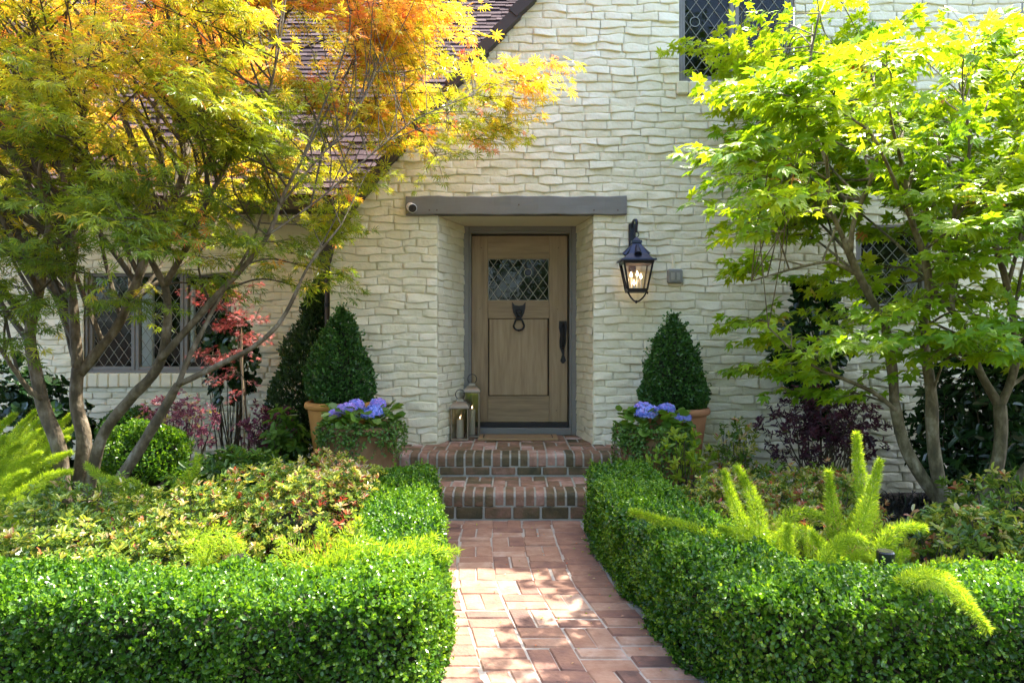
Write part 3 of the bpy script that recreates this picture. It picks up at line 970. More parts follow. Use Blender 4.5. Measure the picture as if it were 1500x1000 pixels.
g.build('eave_board', M['rake'], house)
# gable roof: rake tiles at the wall face and the slope running back
g = G()
rp = []
for p, q in zip(RK[:-1], RK[1:]):
    L_ = math.dist(p, q)
    n = max(1, int(round(L_ / .215)))
    for i in range(n):
        rp.append((p[0] + (q[0] - p[0]) * i / n, p[1] + (q[1] - p[1]) * i / n))
rp.append(RK[-1])
for (a, b) in zip(rp[:-1], rp[1:]):
    a, b = np.array(a), np.array(b)
    d = (b - a) / np.linalg.norm(b - a); nn = np.array([-d[1], d[0]])
    a2 = a - d * .03
    o0, o1 = .012, -.012                        # each tile kicks out over the one below
    poly = [a2 + nn * (.0 + o0 - .035), b + nn * (-.0 + o1 - .035), b + nn * (.058 + o1), a2 + nn * (.058 + o0)]
    g.prism([tuple(v) for v in poly], 'y', YW - .10 + RNG.normal(0, .006), YW + .4, float(RNG.uniform(.3, .7)))
g.build('rake_tiles', M['rake'], house)
g = G()
for (p, q) in zip(RK[:-1], RK[1:]):
    d = np.array([q[0] - p[0], q[1] - p[1]]); d /= np.linalg.norm(d); nn = np.array([-d[1], d[0]]) * .035
    g.prism([(p[0], p[1]), (q[0], q[1]), (q[0] + nn[0], q[1] + nn[1]), (p[0] + nn[0], p[1] + nn[1])], 'y', YW + .4, 12.0, .4)
g.box((.66, YW - .16, 4.93), (5.6, YW + .3, 5.03), .01)  # unseen flat top, shaped to cast a level shadow edge on the path
g.add([(.66, YW + .1, 5.02), (5.6, YW + .1, 5.02), (5.6, 11, 6.4), (.66, 11, 6.4)], [[0, 1, 2, 3]])
g.build('gable_roof', M['rake'], house)

# ================================================================== OBJECTS
# downspout at the corner of the gable bay
t = thing('downspout', 'thin dark downspout running down the left corner of the gable wall', 'downspout', (-1.635, 6.32, .3))
g = G(); g.tube([(-1.635, 6.32, .05), (-1.635, 6.32, 2.12)], .026, 10)
g.build('pipe', M['rake'], t, smooth=True)
for z in (.7, 1.6):
    g = G(); g.tube([(-1.635, 6.32, z), (-1.635, 6.32, z + .03)], .031, 10)
    g.build('strap', M['iron'], t)

# wall lantern
lc = P(932, 400, 6.02); lx, ly = lc[0], lc[1]
sl_ = F / 6.02
lz = lambda py: CZ + (490 - py) / sl_
t = thing('wall_lantern', 'lit black carriage lantern hanging on a hooked bracket right of the front door', 'wall lantern', (lx, YW - .03, lz(400)))
g = G()
g.box((lx - .03, YW - .045, lz(395)), (lx + .03, YW + .0, lz(322)), .008)
a = smooth_path([(lx - .004, YW - .03, lz(352)), (lx - .004, YW - .035, lz(330)), (lx - .002, YW - .07, lz(321.5)), (lx, YW - .14, lz(320)), (lx, ly - .015, lz(324)), (lx, ly - .005, lz(336)), (lx, ly + .005, lz(340))], 5)
g.tube(a, .0115, 8)
g.build('bracket', M['lampmetal'], t, smooth=False)
g = G()
a = np.linspace(0, 2 * math.pi, 17)
g.tube([(lx + .022 * math.cos(q), ly + .004 * math.sin(q), lz(343.5) + .024 * math.sin(q)) for q in a], .0042, 5, cap=False)
g.build('hanging_ring', M['iron'], t)


def frus(g, z0, h0, z1, h1, t=.5):
    V = [(lx + sx * h0, ly + sy * h0, z0) for sx, sy in ((-1, -1), (1, -1), (1, 1), (-1, 1))] + [(lx + sx * h1, ly + sy * h1, z1) for sx, sy in ((-1, -1), (1, -1), (1, 1), (-1, 1))]
    g.add(V, [[0, 1, 5, 4], [1, 2, 6, 5], [2, 3, 7, 6], [3, 0, 4, 7], [3, 2, 1, 0], [4, 5, 6, 7]], t)


g = G()
k = 1 / sl_
frus(g, lz(383), 25.5 * k, lz(380.5), 25 * k)
frus(g, lz(380.4), 21 * k, lz(372), 13 * k)
frus(g, lz(372), 13 * k, lz(359), 7 * k)
frus(g, lz(359), 7 * k, lz(356.5), 6 * k)
frus(g, lz(356.4), 7.5 * k, lz(352.5), 7 * k)
frus(g, lz(352.4), 5.5 * k, lz(347), .8 * k)
for ax in ((0, -1), (1, 0), (-1, 0), (0, 1)):                     # vented dormers on each roof face
    d = np.array([ax[0], ax[1], 0]) ; s_ = np.array([-ax[1], ax[0], 0])
    c0 = np.array([lx, ly, 0])
    p_lo = c0 + d * 16.5 * k + np.array([0, 0, lz(374)])
    p_hi = c0 + d * 6.5 * k + np.array([0, 0, lz(360.5)])
    g.tube([p_lo, p_hi], [5.6 * k, 2.5 * k], 10)
g.build('hood', M['lampmetal'], t)
g = G()
for sx in (-1, 1):
    for sy in (-1, 1):
        g.tube([(lx + sx * 21 * k, ly + sy * 21 * k, lz(383)), (lx + sx * 13.5 * k, ly + sy * 13.5 * k, lz(425))], .0085, 4)
frus(g, lz(387.5), 21.6 * k, lz(382.8), 22.4 * k)
frus(g, lz(428.5), 14 * k, lz(423), 14.6 * k)
for sx in (-1, 1):
    g.tube(smooth_path([(lx + sx * 13.5 * k, ly - 8 * k, lz(428)), (lx + sx * 9.5 * k, ly - 7 * k, lz(435)), (lx + sx * 4 * k, ly - 3 * k, lz(440.5)), (lx, ly, lz(441.5))], 4), .0075, 6)
    g.tube([(lx + sx * 14 * k, ly - 13 * k, lz(428)), (lx + sx * 14 * k, ly - 13 * k, lz(431.5))], [.01, .004], 6)
g.lathe([(0, -.02), (.009, -.012), (.011, 0), (.004, .012)], (lx, ly, lz(441.5)), 8)
g.build('lamp_frame', M['iron'], t)
g = G()
for (i, j) in (((-1, -1), (1, -1)), ((1, -1), (1, 1)), ((1, 1), (-1, 1)), ((-1, 1), (-1, -1))):
    q = 19.5 * k, 12.8 * k
    g.add([(lx + i[0] * q[0], ly + i[1] * q[0], lz(387.5)), (lx + j[0] * q[0], ly + j[1] * q[0], lz(387.5)), (lx + j[0] * q[1], ly + j[1] * q[1], lz(423)), (lx + i[0] * q[1], ly + i[1] * q[1], lz(423))], [[0, 1, 2, 3]])
g.build('glazing', M['lampglass'], t)
for (dx, dy, top) in ((-7, 3, 399), (1, -2, 398), (7.5, 4, 401), (-4, -4, 411)):
    g = G()
    g.tube([(lx + dx * k, ly + dy * k, lz(423)), (lx + dx * k, ly + dy * k, lz(top + 7))], .0085, 8)
    g.build('candle_sleeve', M['wax'], t)
    g = G()
    g.lathe([(.0, 0), (.008, .008), (.0095, .018), (.006, .032), (0, .048)], (lx + dx * k, ly + dy * k, lz(top + 7)), 8)
    g.build('bulb', M['flame'], t, smooth=True)

# grey switch box
q = P(987.5, 405, YW)
t = thing('switch_box', 'small grey weatherproof switch box on the brick wall right of the lantern', 'switch box', (q[0], YW - .02, q[2]))
g = G(); g.box((q[0] - .065, YW - .055, q[2] - .062), (q[0] + .065, YW + .01, q[2] + .062), .012)
g.build('cover', M['greybox'], t)
for sx in (-1, 1):
    g = G()
    g.box((q[0] + sx * .024 - .015, YW - .061, q[2] - .035), (q[0] + sx * .024 + .015, YW - .054, q[2] + .03), .003, t=.9)
    g.build('switch', M['lead'], t)
g = G(); g.tube([(q[0] - .01, YW - .012, q[2] + .06), (q[0] - .01, YW - .012, q[2] + .19)], .014, 8)
g.build('conduit', M['paint'], t)
# security camera
q = P(602.5, 304, YW - .07)
t = thing('security_camera', 'small white security camera with a black lens on the left end of the lintel beam', 'security camera', tuple(q))
d = unit(np.array([.35, -1.0, -.32])); 
g = G()
g.tube([q - d * .05, q - d * .045, q + d * .05, q + d * .056], [.03, .038, .04, .036], 18)
g.build('housing', M['whiteplastic'], t, smooth=False)
g = G(); g.tube([q + d * .0565, q + d * .0575], [.035, .033], 18)
g.tube([q + d * .0576, q + d * .063], [.015, .012], 12)
g.build('lens', M['blackplastic'], t)
g = G(); g.tube([q - d * .04, (q[0] - .015, YW - .035, q[2] - .0), (q[0] - .015, YW - .02, q[2])], .012, 8)
g.build('mount', M['whiteplastic'], t)

# doormat
t = thing('doormat', 'tan coir doormat with a thin black border on the top step', 'doormat', (.055, 6.58, .387))
g = G(); g.box((-.31, 6.44, .3885), (.42, 6.74, .412), .008)
g.build('mat', M['coir'], t)
g = G()
for (a, b) in (((-.265, 6.478), (.375, 6.484)), ((-.265, 6.696), (.375, 6.702)), ((-.265, 6.484), (-.257, 6.696)), ((.367, 6.484), (.375, 6.696))):
    g.box((*a, .4115), (*b, .4135), .0008)
g.build('border', M['blackrub'], t)

# floor lanterns
def floor_lantern(x, y, z, w, h, label):
    t = thing('floor_lantern', label, 'lantern', (x, y, z), 'metal candle lanterns beside the door')
    a = w / 2
    g = G()
    g.box((x - a, y - a, z + .001), (x + a, y + a, z + .02), .004)
    g.build('base', M['pewter'], t)
    g = G()
    for sx in (-1, 1):
        for sy in (-1, 1):
            g.box((x + sx * (a - .009) - .006, y + sy * (a - .009) - .006, z + .019), (x + sx * (a - .009) + .006, y + sy * (a - .009) + .006, z + h), .002)
    for zz in (z + h - .012, ):
        for s in (-1, 1):
            g.box((x - a + .015, y + s * (a - .009) - .005, zz), (x + a - .015, y + s * (a - .009) + .005, zz + .012), .002)
            g.box((x + s * (a - .009) - .005, y - a + .015, zz), (x + s * (a - .009) + .005, y + a - .015, zz + .012), .002)
    g.build('post_frame', M['pewter'], t)
    g = G()
    for s in (-1, 1):
        g.box((x - a + .015, y + s * (a - .009) - .001, z + .02), (x + a - .015, y + s * (a - .009) + .001, z + h - .012), .0005)
        g.box((x + s * (a - .009) - .001, y - a + .015, z + .02), (x + s * (a - .009) + .001, y + a - .015, z + h - .012), .0005)
    g.build('glazing', M['lampglass'], t)
    g = G()
    pr = [(a * 1.08, h), (a * 1.04, h + .008), (a * .85, h + .03), (a * .6, h + .048), (a * .42, h + .053), (a * .36, h + .075), (0.001, h + .08)]
    for (r0, z0), (r1, z1) in zip(pr[:-1], pr[1:]):
        V = [(x + sx * r, y + sy * r, z + q) for (r, q) in ((r0, z0), (r1, z1)) for sx, sy in ((-1, -1), (1, -1), (1, 1), (-1, 1))]
        g.add(V, [[0, 1, 5, 4], [1, 2, 6, 5], [2, 3, 7, 6], [3, 0, 4, 7]], .75)
    g.build('hood', M['pewter'], t)
    g = G()
    th = np.linspace(0, 2 * math.pi, 19)
    g.tube([(x + .042 * math.cos(q), y, z + h + .115 + .045 * math.sin(q)) for q in th], .0035, 6, cap=False)
    g.build('handle', M['iron'], t)
    return t


def candle(x, y, z, r, h, label):
    t = thing('candle', label, 'candle', (x, y, z))
    g = G(); g.lathe([(0, 0), (r, 0), (r, h - .004), (r - .006, h), (r * .4, h - .008), (0, h - .008)], (x, y, z), 20)
    g.build('wax', M['wax'], t, smooth=False)
    g = G(); g.tube([(x, y, z + h - .01), (x + .001, y, z + h + .008)], .0018, 5)
    g.build('wick', M['blackrub'], t)
    g = G(); g.lathe([(0, 0), (.0045, .006), (.004, .014), (0, .028)], (x, y, z + h + .006), 8)
    g.build('flame', M['smallflame'], t, smooth=True)


floor_lantern(-.475, 6.52, .388, .165, .30, 'shorter square metal lantern with glass sides standing by the left reveal')
candle(-.475, 6.52, .409, .033, .165, 'ivory pillar candle inside the shorter metal lantern')
floor_lantern(-.375, 6.70, .388, .15, .43, 'taller square metal lantern with glass sides standing nearer the door')
candle(-.375, 6.70, .409, .03, .24, 'ivory pillar candle inside the taller metal lantern')

# ------------------------------------------------------------------ pots
def pot(c, r, h, label, mat, rim=.06, taper=.68):
    t = thing('terracotta_pot', label, 'plant pot', tuple(c), 'terracotta pots beside the steps')
    g = G()
    pr = [(0, 0.001), (r * taper, 0.001), (r * (taper + .02), .02), (r * .93, h - rim - .012), (r * .93, h - rim)]
    g.lathe(pr, c, 40)
    g.lathe([(r * .84, h - .045), (r * .86, h - .1), (r * taper * .9, .04)], c, 40)
    g.build('body', mat, t, smooth=True)
    g = G()
    b = rim * .42
    prr = [(r * .925, h - rim)] + [(r * .955 + b * .9 * math.cos(a), h - rim / 2 + rim / 2 * math.sin(a)) for a in np.linspace(-1.4, 1.45, 9)] + [(r * .87, h), (r * .84, h - .05)]
    g.lathe(prr, c, 40)
    g.build('rim', mat, t, smooth=True)
    g = G(); g.lathe([(r * .86, h - .05), (r * .4, h - .035), (0, h - .03)], c, 24)
    g.build('potting_soil', M['soil'], t)
    return t


PL, PR = np.array([-1.405, 5.86, .205]), np.array([1.32, 5.83, .205])
QL, QR = np.array([-1.16, 5.50, .205]), np.array([1.08, 5.48, .205])
pot(PL, .285, .60, 'tall orange terracotta pot holding the left cone topiary', M['terraorange'])
pot(PR, .285, .555, 'tall terracotta pot with rolled rim holding the right cone topiary', M['terra'])
pot(QL, .30, .455, 'wide weathered terracotta pot planted with hydrangeas left of the steps', M['terraold'], .05, .8)
pot(QR, .27, .42, 'wide terracotta pot smothered in creeper right of the steps', M['terraold'], .05, .8)


# ================================================================== PLANTS
def topiary(c, r, h, n, label, seed):
    t = thing('cone_topiary', label, 'topiary', tuple(c), 'cone topiaries by the door')
    g = G(); g.tube([c - [0, 0, .03], c + [0, 0, h * .8]], [.02, .006], 7)
    g.build('stem', M['twig'], t)
    hh = RNG.beta(1.05, 1.5, n)
    def rad(q): return r * np.where(q < .22, .80 + .2 * np.sin(q / .22 * 1.57), np.clip((1 - ((q - .22) / .78) ** 1.75), 0, 1) * .97 + .022)
    th = RNG.uniform(0, 6.283, n)
    dirv = np.stack([np.cos(th), np.sin(th), np.zeros(n)], 1)
    base = c + np.stack([np.zeros(n), np.zeros(n), hh * h], 1)
    nz = vnoise(base + dirv * r, 13, seed) * .034 + vnoise(base + dirv * r, 40, seed + 1) * .022
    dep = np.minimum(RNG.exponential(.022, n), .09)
    rr = np.clip(rad(hh) + nz - dep, .003, None)
    pos = base + dirv * rr[:, None]
    up = np.array([0, 0, 1.0])
    d = unit(dirv * 1.0 + up * RNG.uniform(-.2, 1.4, n)[:, None] + rnd(n) * .55)
    nr = unit(dirv + up * .5 + rnd(n) * .6)
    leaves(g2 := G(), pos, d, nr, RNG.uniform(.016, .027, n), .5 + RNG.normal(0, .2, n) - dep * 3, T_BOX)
    # stray shoots
    m = 110
    hs = RNG.uniform(.05, 1.0, m); ts = RNG.uniform(0, 6.28, m)
    dv = np.stack([np.cos(ts), np.sin(ts), RNG.uniform(.4, 1.2, m)], 1)
    p0 = c + np.stack([rad(hs) * np.cos(ts), rad(hs) * np.sin(ts), hs * h], 1)
    for kk in range(7):
        leaves(g2, p0 + unit(dv) * (kk * .008), unit(dv) + rnd(m) * .7, rnd(m), .02, .65 + RNG.normal(0, .12, m), T_BOX)
    g2.build('foliage', M['topleaf'], t)
    g3 = G()
    pr = [(rad(np.array([q]))[0] * .8 - .03 if q < .85 else .012, q * h * .93 + .01) for q in np.linspace(0, 1, 9)]
    g3.lathe([(max(a, .008), b) for a, b in pr], c, 14)
    g3.build('branches', M['boxcore'], t)  # solid twig mass, coloured dark for the shade within the foliage


topiary(PL + [0, 0, .55], .262, .82, 11000, 'dark green cone topiary in the left terracotta pot', 5)
topiary(PR + [0, 0, .51], .262, .80, 11000, 'dark green cone topiary in the right terracotta pot', 9)


def hydrangea(pc, r, z, heads, label, seed, creep):
    c = pc + [0, 0, z]
    t = thing('hydrangea', label, 'hydrangea', tuple(c), 'blue hydrangeas in the front pots')
    # leaves
    n = 150
    th = RNG.uniform(0, 6.28, n); rr = r * np.sqrt(RNG.uniform(0, 1, n)) * .95
    pos = c + np.stack([rr * np.cos(th), rr * np.sin(th), RNG.uniform(.0, .17, n)], 1)
    d = np.stack([np.cos(th), np.sin(th), RNG.uniform(-.2, .7, n)], 1) + rnd(n) * .35
    leaves(g := G(), pos, d, np.array([0, 0, 1.0]) + rnd(n) * .35, RNG.uniform(.06, .115, n), .75 + RNG.normal(0, .2, n), T_ROUND)
    g.build('leaf', M['greenleaf'], t)
    g = G()
    for (hx, hy, hz, hr, ht) in heads:
        g.tube([c + [hx * .3, hy * .3, -.06], c + [hx * .8, hy * .8, hz * .5], c + [hx, hy, hz]], .004, 5)
    g.build('stem', M['bark2'], t)
    for (hx, hy, hz, hr, ht) in heads:
        g = G()
        m = 150
        v = unit(rnd(m)); v[:, 2] = np.abs(v[:, 2]) * 1.0 - .25
        v = unit(v)
        p = c + [hx, hy, hz] + v * hr * np.array([1, 1, .78]) * RNG.uniform(.8, 1.1, (m, 1)) * (1 + .1 * vnoise(v, 5, seed))[:, None]
        a = unit(np.cross(v, rnd(m)))
        b = np.cross(v, a)
        for q in range(4):
            dd = a * math.cos(q * 1.571) + b * math.sin(q * 1.571) + v * .2
            leaves(g, p, dd, v + rnd(m) * .35, RNG.uniform(.014, .021, m), ht + RNG.normal(0, .26, m), T_ROUND)
        g.build('flower_head', M['petal'], t)
    # creeper spilling over the rim
    tc = thing('trailing_creeper', creep[1], 'creeper', tuple(c), 'creepers spilling over the front pots')
    g, gs = G(), G()
    for i in range(creep[0]):
        th = RNG.uniform(0, 6.28)
        if math.sin(th) > .35: th = -th
        L_ = RNG.uniform(.05, creep[2]) if RNG.uniform() < .6 else RNG.uniform(.02, .14)
        R = r * 1.02
        k = 12
        pts = []
        for q in np.linspace(0, 1, k):
            out = R * (.8 + .26 * min(1, q * 3)) + .012 * math.sin(q * 9 + i)
            zz = .02 + .035 * math.sin(min(1, q * 2.6) * 3.14) - max(0, q - .3) / .7 * L_
            tt = th + .16 * math.sin(q * 5 + i * 1.7)
            pts.append([c[0] + out * math.cos(tt), c[1] + out * math.sin(tt), c[2] + zz])
        pts = np.array(pts)
        gs.tube(pts, .0015, 3)
        m = int(16 + 70 * L_)
        f = RNG.uniform(0, k - 1.001, m); i0 = f.astype(int)
        p = pts[i0] * (1 - (f - i0))[:, None] + pts[i0 + 1] * (f - i0)[:, None]
        o = unit(np.stack([p[:, 0] - c[0], p[:, 1] - c[1], 0 * f], 1))
        p = p + o * .006 + rnd(m) * .009
        leaves(g, p, o * .7 + rnd(m) * .8 + [0, 0, -.3], o + [0, 0, .4] + rnd(m) * .4, RNG.uniform(.014, .024, m), .62 + RNG.normal(0, .22, m), T_ROUND)
    gs.build('stem', M['twig'], tc)
    g.build('foliage', M['greenleaf'], tc)


def hd(px, py, Yq, pc, z, hr, tt):
    q = P(px, py, Yq) - pc - [0, 0, z]
    return (q[0], q[1], q[2], hr, tt)


hydrangea(QL, .29, .42, [hd(508, 601, 5.42, QL, .42, .068, .75), hd(521, 594, 5.55, QL, .42, .06, .6), hd(545, 606, 5.38, QL, .42, .078, .25), hd(491, 606, 5.4, QL, .42, .04, .7), hd(554, 592, 5.6, QL, .42, .055, .7)],
          'lilac blue hydrangea in the wide pot left of the steps', 1, (85, 'green creeper trailing down the front of the left hydrangea pot', .26))
hydrangea(QR, .26, .39, [hd(948, 605, 5.36, QR, .39, .082, .35), hd(942, 598, 5.5, QR, .39, .06, .75), hd(976, 600, 5.5, QR, .39, .062, .35), hd(1001, 613, 5.4, QR, .39, .055, .4)],
          'violet blue hydrangea in the wide pot right of the steps', 2, (120, 'green creeper covering the right hydrangea pot almost to its foot', .36))


# ---- clipped box hedges
def hedge(name, boxes, label, seed):
    """boxes: list of (polyline [(x,y)..], half width, height, extent fn); leaves on the surface of the union"""
    t = thing(name, label, 'hedge', (boxes[0][0][0][0], boxes[0][0][0][1], 0), 'clipped boxwood hedges along the path')
    allp, alln, alld = [], [], []
    segs = []
    for (pl, hw, h) in boxes:
        for a, b in zip(pl[:-1], pl[1:]):
            segs.append((np.array(a, float), np.array(b, float), hw, h))
    def inside(p, skip, shrink):
        m = np.zeros(len(p), bool)
        for i, (a, b, hw, h) in enumerate(segs):
            if i == skip: continue
            d = b - a; L_ = np.linalg.norm(d); d = d / L_
            s = (p[:, :2] - a) @ d
            w = np.abs((p[:, :2] - a) @ np.array([-d[1], d[0]]))
            m |= (s > 0) & (s < L_) & (w < hw - shrink) & (p[:, 2] < h - shrink)
        for i, (a, b, hw, h) in enumerate(segs):      # joints are rounded
            if i == skip: continue
            for e in (a, b):
                m |= (np.linalg.norm(p[:, :2] - e, axis=1) < hw - shrink) & (p[:, 2] < h - shrink)
        return m
    for i, (a, b, hw, h) in enumerate(segs):
        d = b - a; L_ = np.linalg.norm(d); d = d / L_; nrm = np.array([-d[1], d[0]])
        per = 2 * h + 2 * hw
        cnt = int((L_ + 2 * hw * .55) * per * DENS)
        s = RNG.uniform(-hw * .75, L_ + hw * .75, cnt); u = RNG.uniform(0, per, cnt)
        R = .075
        # cross-section outline (w, z) with rounded shoulders
        pts, nn = [], []
        w = np.where(u < h, hw, np.where(u < h + 2 * hw, hw - (u - h), -hw))
        z = np.where(u < h, u, np.where(u < h + 2 * hw, h, per - u))
        n_w = np.where(u < h, 1.0, np.where(u < h + 2 * hw, 0.0, -1.0)); n_z = np.where((u >= h) & (u < h + 2 * hw), 1.0, 0.0)
        cw, cz = np.clip(w, -hw + R, hw - R), np.minimum(z, h - R)
        dw, dz = w - cw, z - cz
        l = np.sqrt(dw ** 2 + dz ** 2)
        cor = (np.abs(w) > hw - R) & (z > h - R)
        k_ = np.where(cor & (l > R), R / np.maximum(l, 1e-6), 1)
        w = cw + dw * k_; z = cz + dz * k_
        n_w = np.where(cor, dw / np.maximum(l, 1e-6), n_w); n_z = np.where(cor, dz / np.maximum(l, 1e-6), n_z)
        # round ends
        ov = np.where(s < 0, -s, np.where(s > L_, s - L_, 0))
        fac = np.sqrt(np.clip(1 - (ov / hw) ** 2, 0, 1))
        w = w * fac
        xy = a + s[:, None] * d + w[:, None] * nrm
        n3 = np.concatenate([n_w[:, None] * nrm, n_z[:, None]], 1) + np.concatenate([np.sign(s)[:, None] * d * (ov / hw)[:, None], np.zeros((cnt, 1))], 1)
        p = np.concatenate([xy, z[:, None]], 1)
        keep = ~inside(p, i, .03)
        allp.append(p[keep]); alln.append(unit(n3[keep]))
    p, n = np.concatenate(allp), np.concatenate(alln)
    m = len(p)
    # thin out what the photo never sees (low back faces)
    keep = (n[:, 1] < .4) | (n[:, 2] > .3) | (RNG.uniform(size=m) < .35)
    p, n = p[keep], n[keep]; m = len(p)
    amp = vnoise(p, 7, seed) * .018 + vnoise(p, 20, seed + 1) * .020 + vnoise(p, 55, seed + 2) * .013
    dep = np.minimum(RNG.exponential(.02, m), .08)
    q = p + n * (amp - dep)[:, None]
    q[:, 2] = np.maximum(q[:, 2], .012)
    up = np.array([0, 0, 1.0])
    d = unit(n * .7 + up * RNG.uniform(-.3, 1.0, m)[:, None] + rnd(m) * .7)
    nr = unit(n * .9 + up * .45 + rnd(m) * .5)
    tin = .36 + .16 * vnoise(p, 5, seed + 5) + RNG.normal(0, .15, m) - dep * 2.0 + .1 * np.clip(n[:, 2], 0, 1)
    g = G()
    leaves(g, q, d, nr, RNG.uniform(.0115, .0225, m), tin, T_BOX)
    # young shoots standing proud of the clipped face
    ns = int(m * .018)
    idx = RNG.choice(m, ns)
    dv = unit(n[idx] + up * .8 + rnd(ns) * .35)
    for kk in range(6):
        pp = p[idx] + n[idx] * amp[idx][:, None] + dv * (.004 + kk * .0065)
        leaves(g, pp, dv * .6 + rnd(ns) * .8, n[idx] + rnd(ns) * .6, .0165 - kk * .001, .72 + RNG.normal(0, .12, ns), T_BOX)
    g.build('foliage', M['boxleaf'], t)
    g = G()
    for j in RNG.choice(m, 420, replace=False):
        e_ = p[j] + n[j] * (amp[j] + RNG.uniform(-.02, .02))
        s_ = p[j] - n[j] * .10 + rnd(1)[0] * .03 - [0, 0, .03]
        g.tube([s_, s_ * .45 + e_ * .55 + rnd(1)[0] * .006, e_], [.003, .002, .001], 3, 3.0, cap=False)
    for i, (a, b, hw, h) in enumerate(segs):
        d = b - a; L_ = np.linalg.norm(d); d /= L_; nrm = np.array([-d[1], d[0]])
        a2, b2 = a - d * .02, b + d * .02
        hw2, h2 = hw - .075 - .003 * i, h - .08 - .004 * i
        V = []
        for e in (a2, b2):
            for (ww, zz) in ((hw2, .0), (hw2, h2 - .05), (hw2 - .05, h2), (-hw2 + .05, h2), (-hw2, h2 - .05), (-hw2, 0)):
                V.append([*(e + nrm * ww), zz])
        Fc = [[k, k + 6, (k + 1) % 6 + 6, (k + 1) % 6] for k in range(6)] + [list(range(6)), list(range(6, 12))[::-1]]
        g.add(V, Fc, .5)
    g.build('branches', M['boxcore'], t)  # twigs around a solid core painted dark as the hedge's inner shade


DENS = 18000
hedge('boxwood_hedge', [([(-.70, 4.72), (-.60, 3.9), (-.46, 2.95), (-.46, 2.63)], .20, .45), ([(-2.55, 2.60), (-.48, 2.62)], .235, .455)],
      'clipped boxwood hedge turning the corner on the left of the brick path', 31)
hedge('boxwood_hedge', [([(.74, 4.85), (.75, 4.1), (.86, 3.2), (.98, 2.62)], .225, .46), ([(1.0, 2.60), (2.6, 2.58)], .24, .455)],
      'clipped boxwood hedge turning the corner on the right of the brick path', 47)


# ---- generic loose shrub
def shrub(name, label, cat, c, R, ncl, k, size, tint, tm, mat, seed, group=None, stems=9, open_=(.5, 1.2), lowcut=-.2, core=None, up=.6, rough=.26, stem_mat='twig', fill=.45, mix=None):
    c = np.array(c, float); R = np.array(R, float)
    t = thing(name, label, cat, (c[0], c[1], 0), group)
    v = unit(rnd(ncl)); 
    bad = v[:, 2] < lowcut
    v[bad, 2] = -v[bad, 2]
    rr = np.where(RNG.uniform(size=ncl) < fill, RNG.uniform(.35, .95, ncl), RNG.uniform(.88, 1.06, ncl))
    p = c + v * R * rr[:, None]
    p = p + v * (rough * np.min(R) * (vnoise(v * 1.0 + seed, 3.3, seed) * .7 + vnoise(v + seed, 8, seed + 3) * .45))[:, None]
    p[:, 2] = np.maximum(p[:, 2], .03)
    ax = unit(v * R.mean() / R + np.array([0, 0, up]) + rnd(ncl) * .35)
    g = G()
    tn = tint[0] + tint[1] * RNG.normal(size=ncl) + (tint[2] * vnoise(p, 6, seed + 9) if len(tint) > 2 else 0)
    rosettes(g, p, ax, k, size * RNG.uniform(.8, 1.2, ncl), tn, tm, open_)
    g.build('foliage', mat, t)
    gs = G()
    for i in range(min(ncl, stems * 6)):
        j = RNG.integers(ncl)
        b = np.array([c[0], c[1], -.03]) + rnd(1)[0] * [R[0] * .25, R[1] * .25, 0]
        mid = b * .45 + p[j] * .55 + [0, 0, -.12 * R[2]] + rnd(1)[0] * .04 * R.mean()
        gs.tube(smooth_path([b, mid, p[j]], 4), np.linspace(.008, .002, 9), 4)
    gs.build('stem', M[stem_mat], t)
    if core:
        core *= .62
        g3 = G()
        g3.lathe([(max(.01, math.cos(a) * core), math.sin(a) * core) for a in np.linspace(-1.2, 1.5, 8)], (0, 0, 0), 14)
        g3.V[-1] = c + g3.V[-1] * R
        g3.V[-1][:, 2] = np.maximum(g3.V[-1][:, 2], 0.0)
        g3.build('branches', M['boxcore'], t)  # solid inner mass, its dark colour standing in for shade between the stems
    return t


def pxc(px, py, Y, z=None):
    return P(px, py, Y)


# Indian hawthorns: a broad mound of green, cream and coppery rosettes
HG = 'low hawthorn shrubs filling the beds'
shrub('hawthorn_shrub', 'broad sunlit hawthorn mound with coppery new leaves beside the left hedge', 'shrub', (-1.24, 4.05, .2), (.52, .62, .40), 1500, 8, .031, (.45, .24, .1), T_LONG, M['haw'], 61, HG, core=.7)
shrub('hawthorn_shrub', 'sunlit hawthorn shrub in front of the round box ball', 'shrub', (-1.72, 3.7, .16), (.48, .5, .36), 950, 8, .031, (.43, .22, .1), T_LONG, M['haw'], 62, HG, core=.68)
shrub('hawthorn_shrub', 'low green hawthorn shrub at the foot of the leaning maple trunks', 'shrub', (-2.35, 3.75, .15), (.5, .5, .38), 700, 8, .036, (.33, .16, .1), T_LONG, M['haw'], 63, HG, core=.65)
shrub('hawthorn_shrub', 'shaded hawthorn shrub at the far left edge behind the hedge', 'shrub', (-2.0, 3.2, .13), (.6, .32, .35), 700, 8, .033, (.36, .15, .1), T_LONG, M['haw'], 64, HG, core=.65)
shrub('hawthorn_shrub', 'yellow tinged hawthorn shrub closest to the left hydrangea pot', 'shrub', (-1.12, 4.62, .2), (.36, .3, .36), 480, 8, .035, (.56, .12, .05), T_LONG, M['haw'], 65, HG, core=.65)
shrub('hawthorn_shrub', 'hawthorn shrub with white buds beside the right hedge', 'shrub', (1.30, 4.3, .18), (.34, .42, .33), 560, 8, .032, (.5, .18, .1), T_LONG, M['haw'], 66, HG, core=.6)
shrub('hawthorn_shrub', 'coppery hawthorn shrub behind the upright foxtail fern fronds', 'shrub', (1.8, 4.3, .15), (.42, .45, .36), 560, 8, .032, (.5, .2, .1), T_LONG, M['haw'], 67, HG, core=.6)
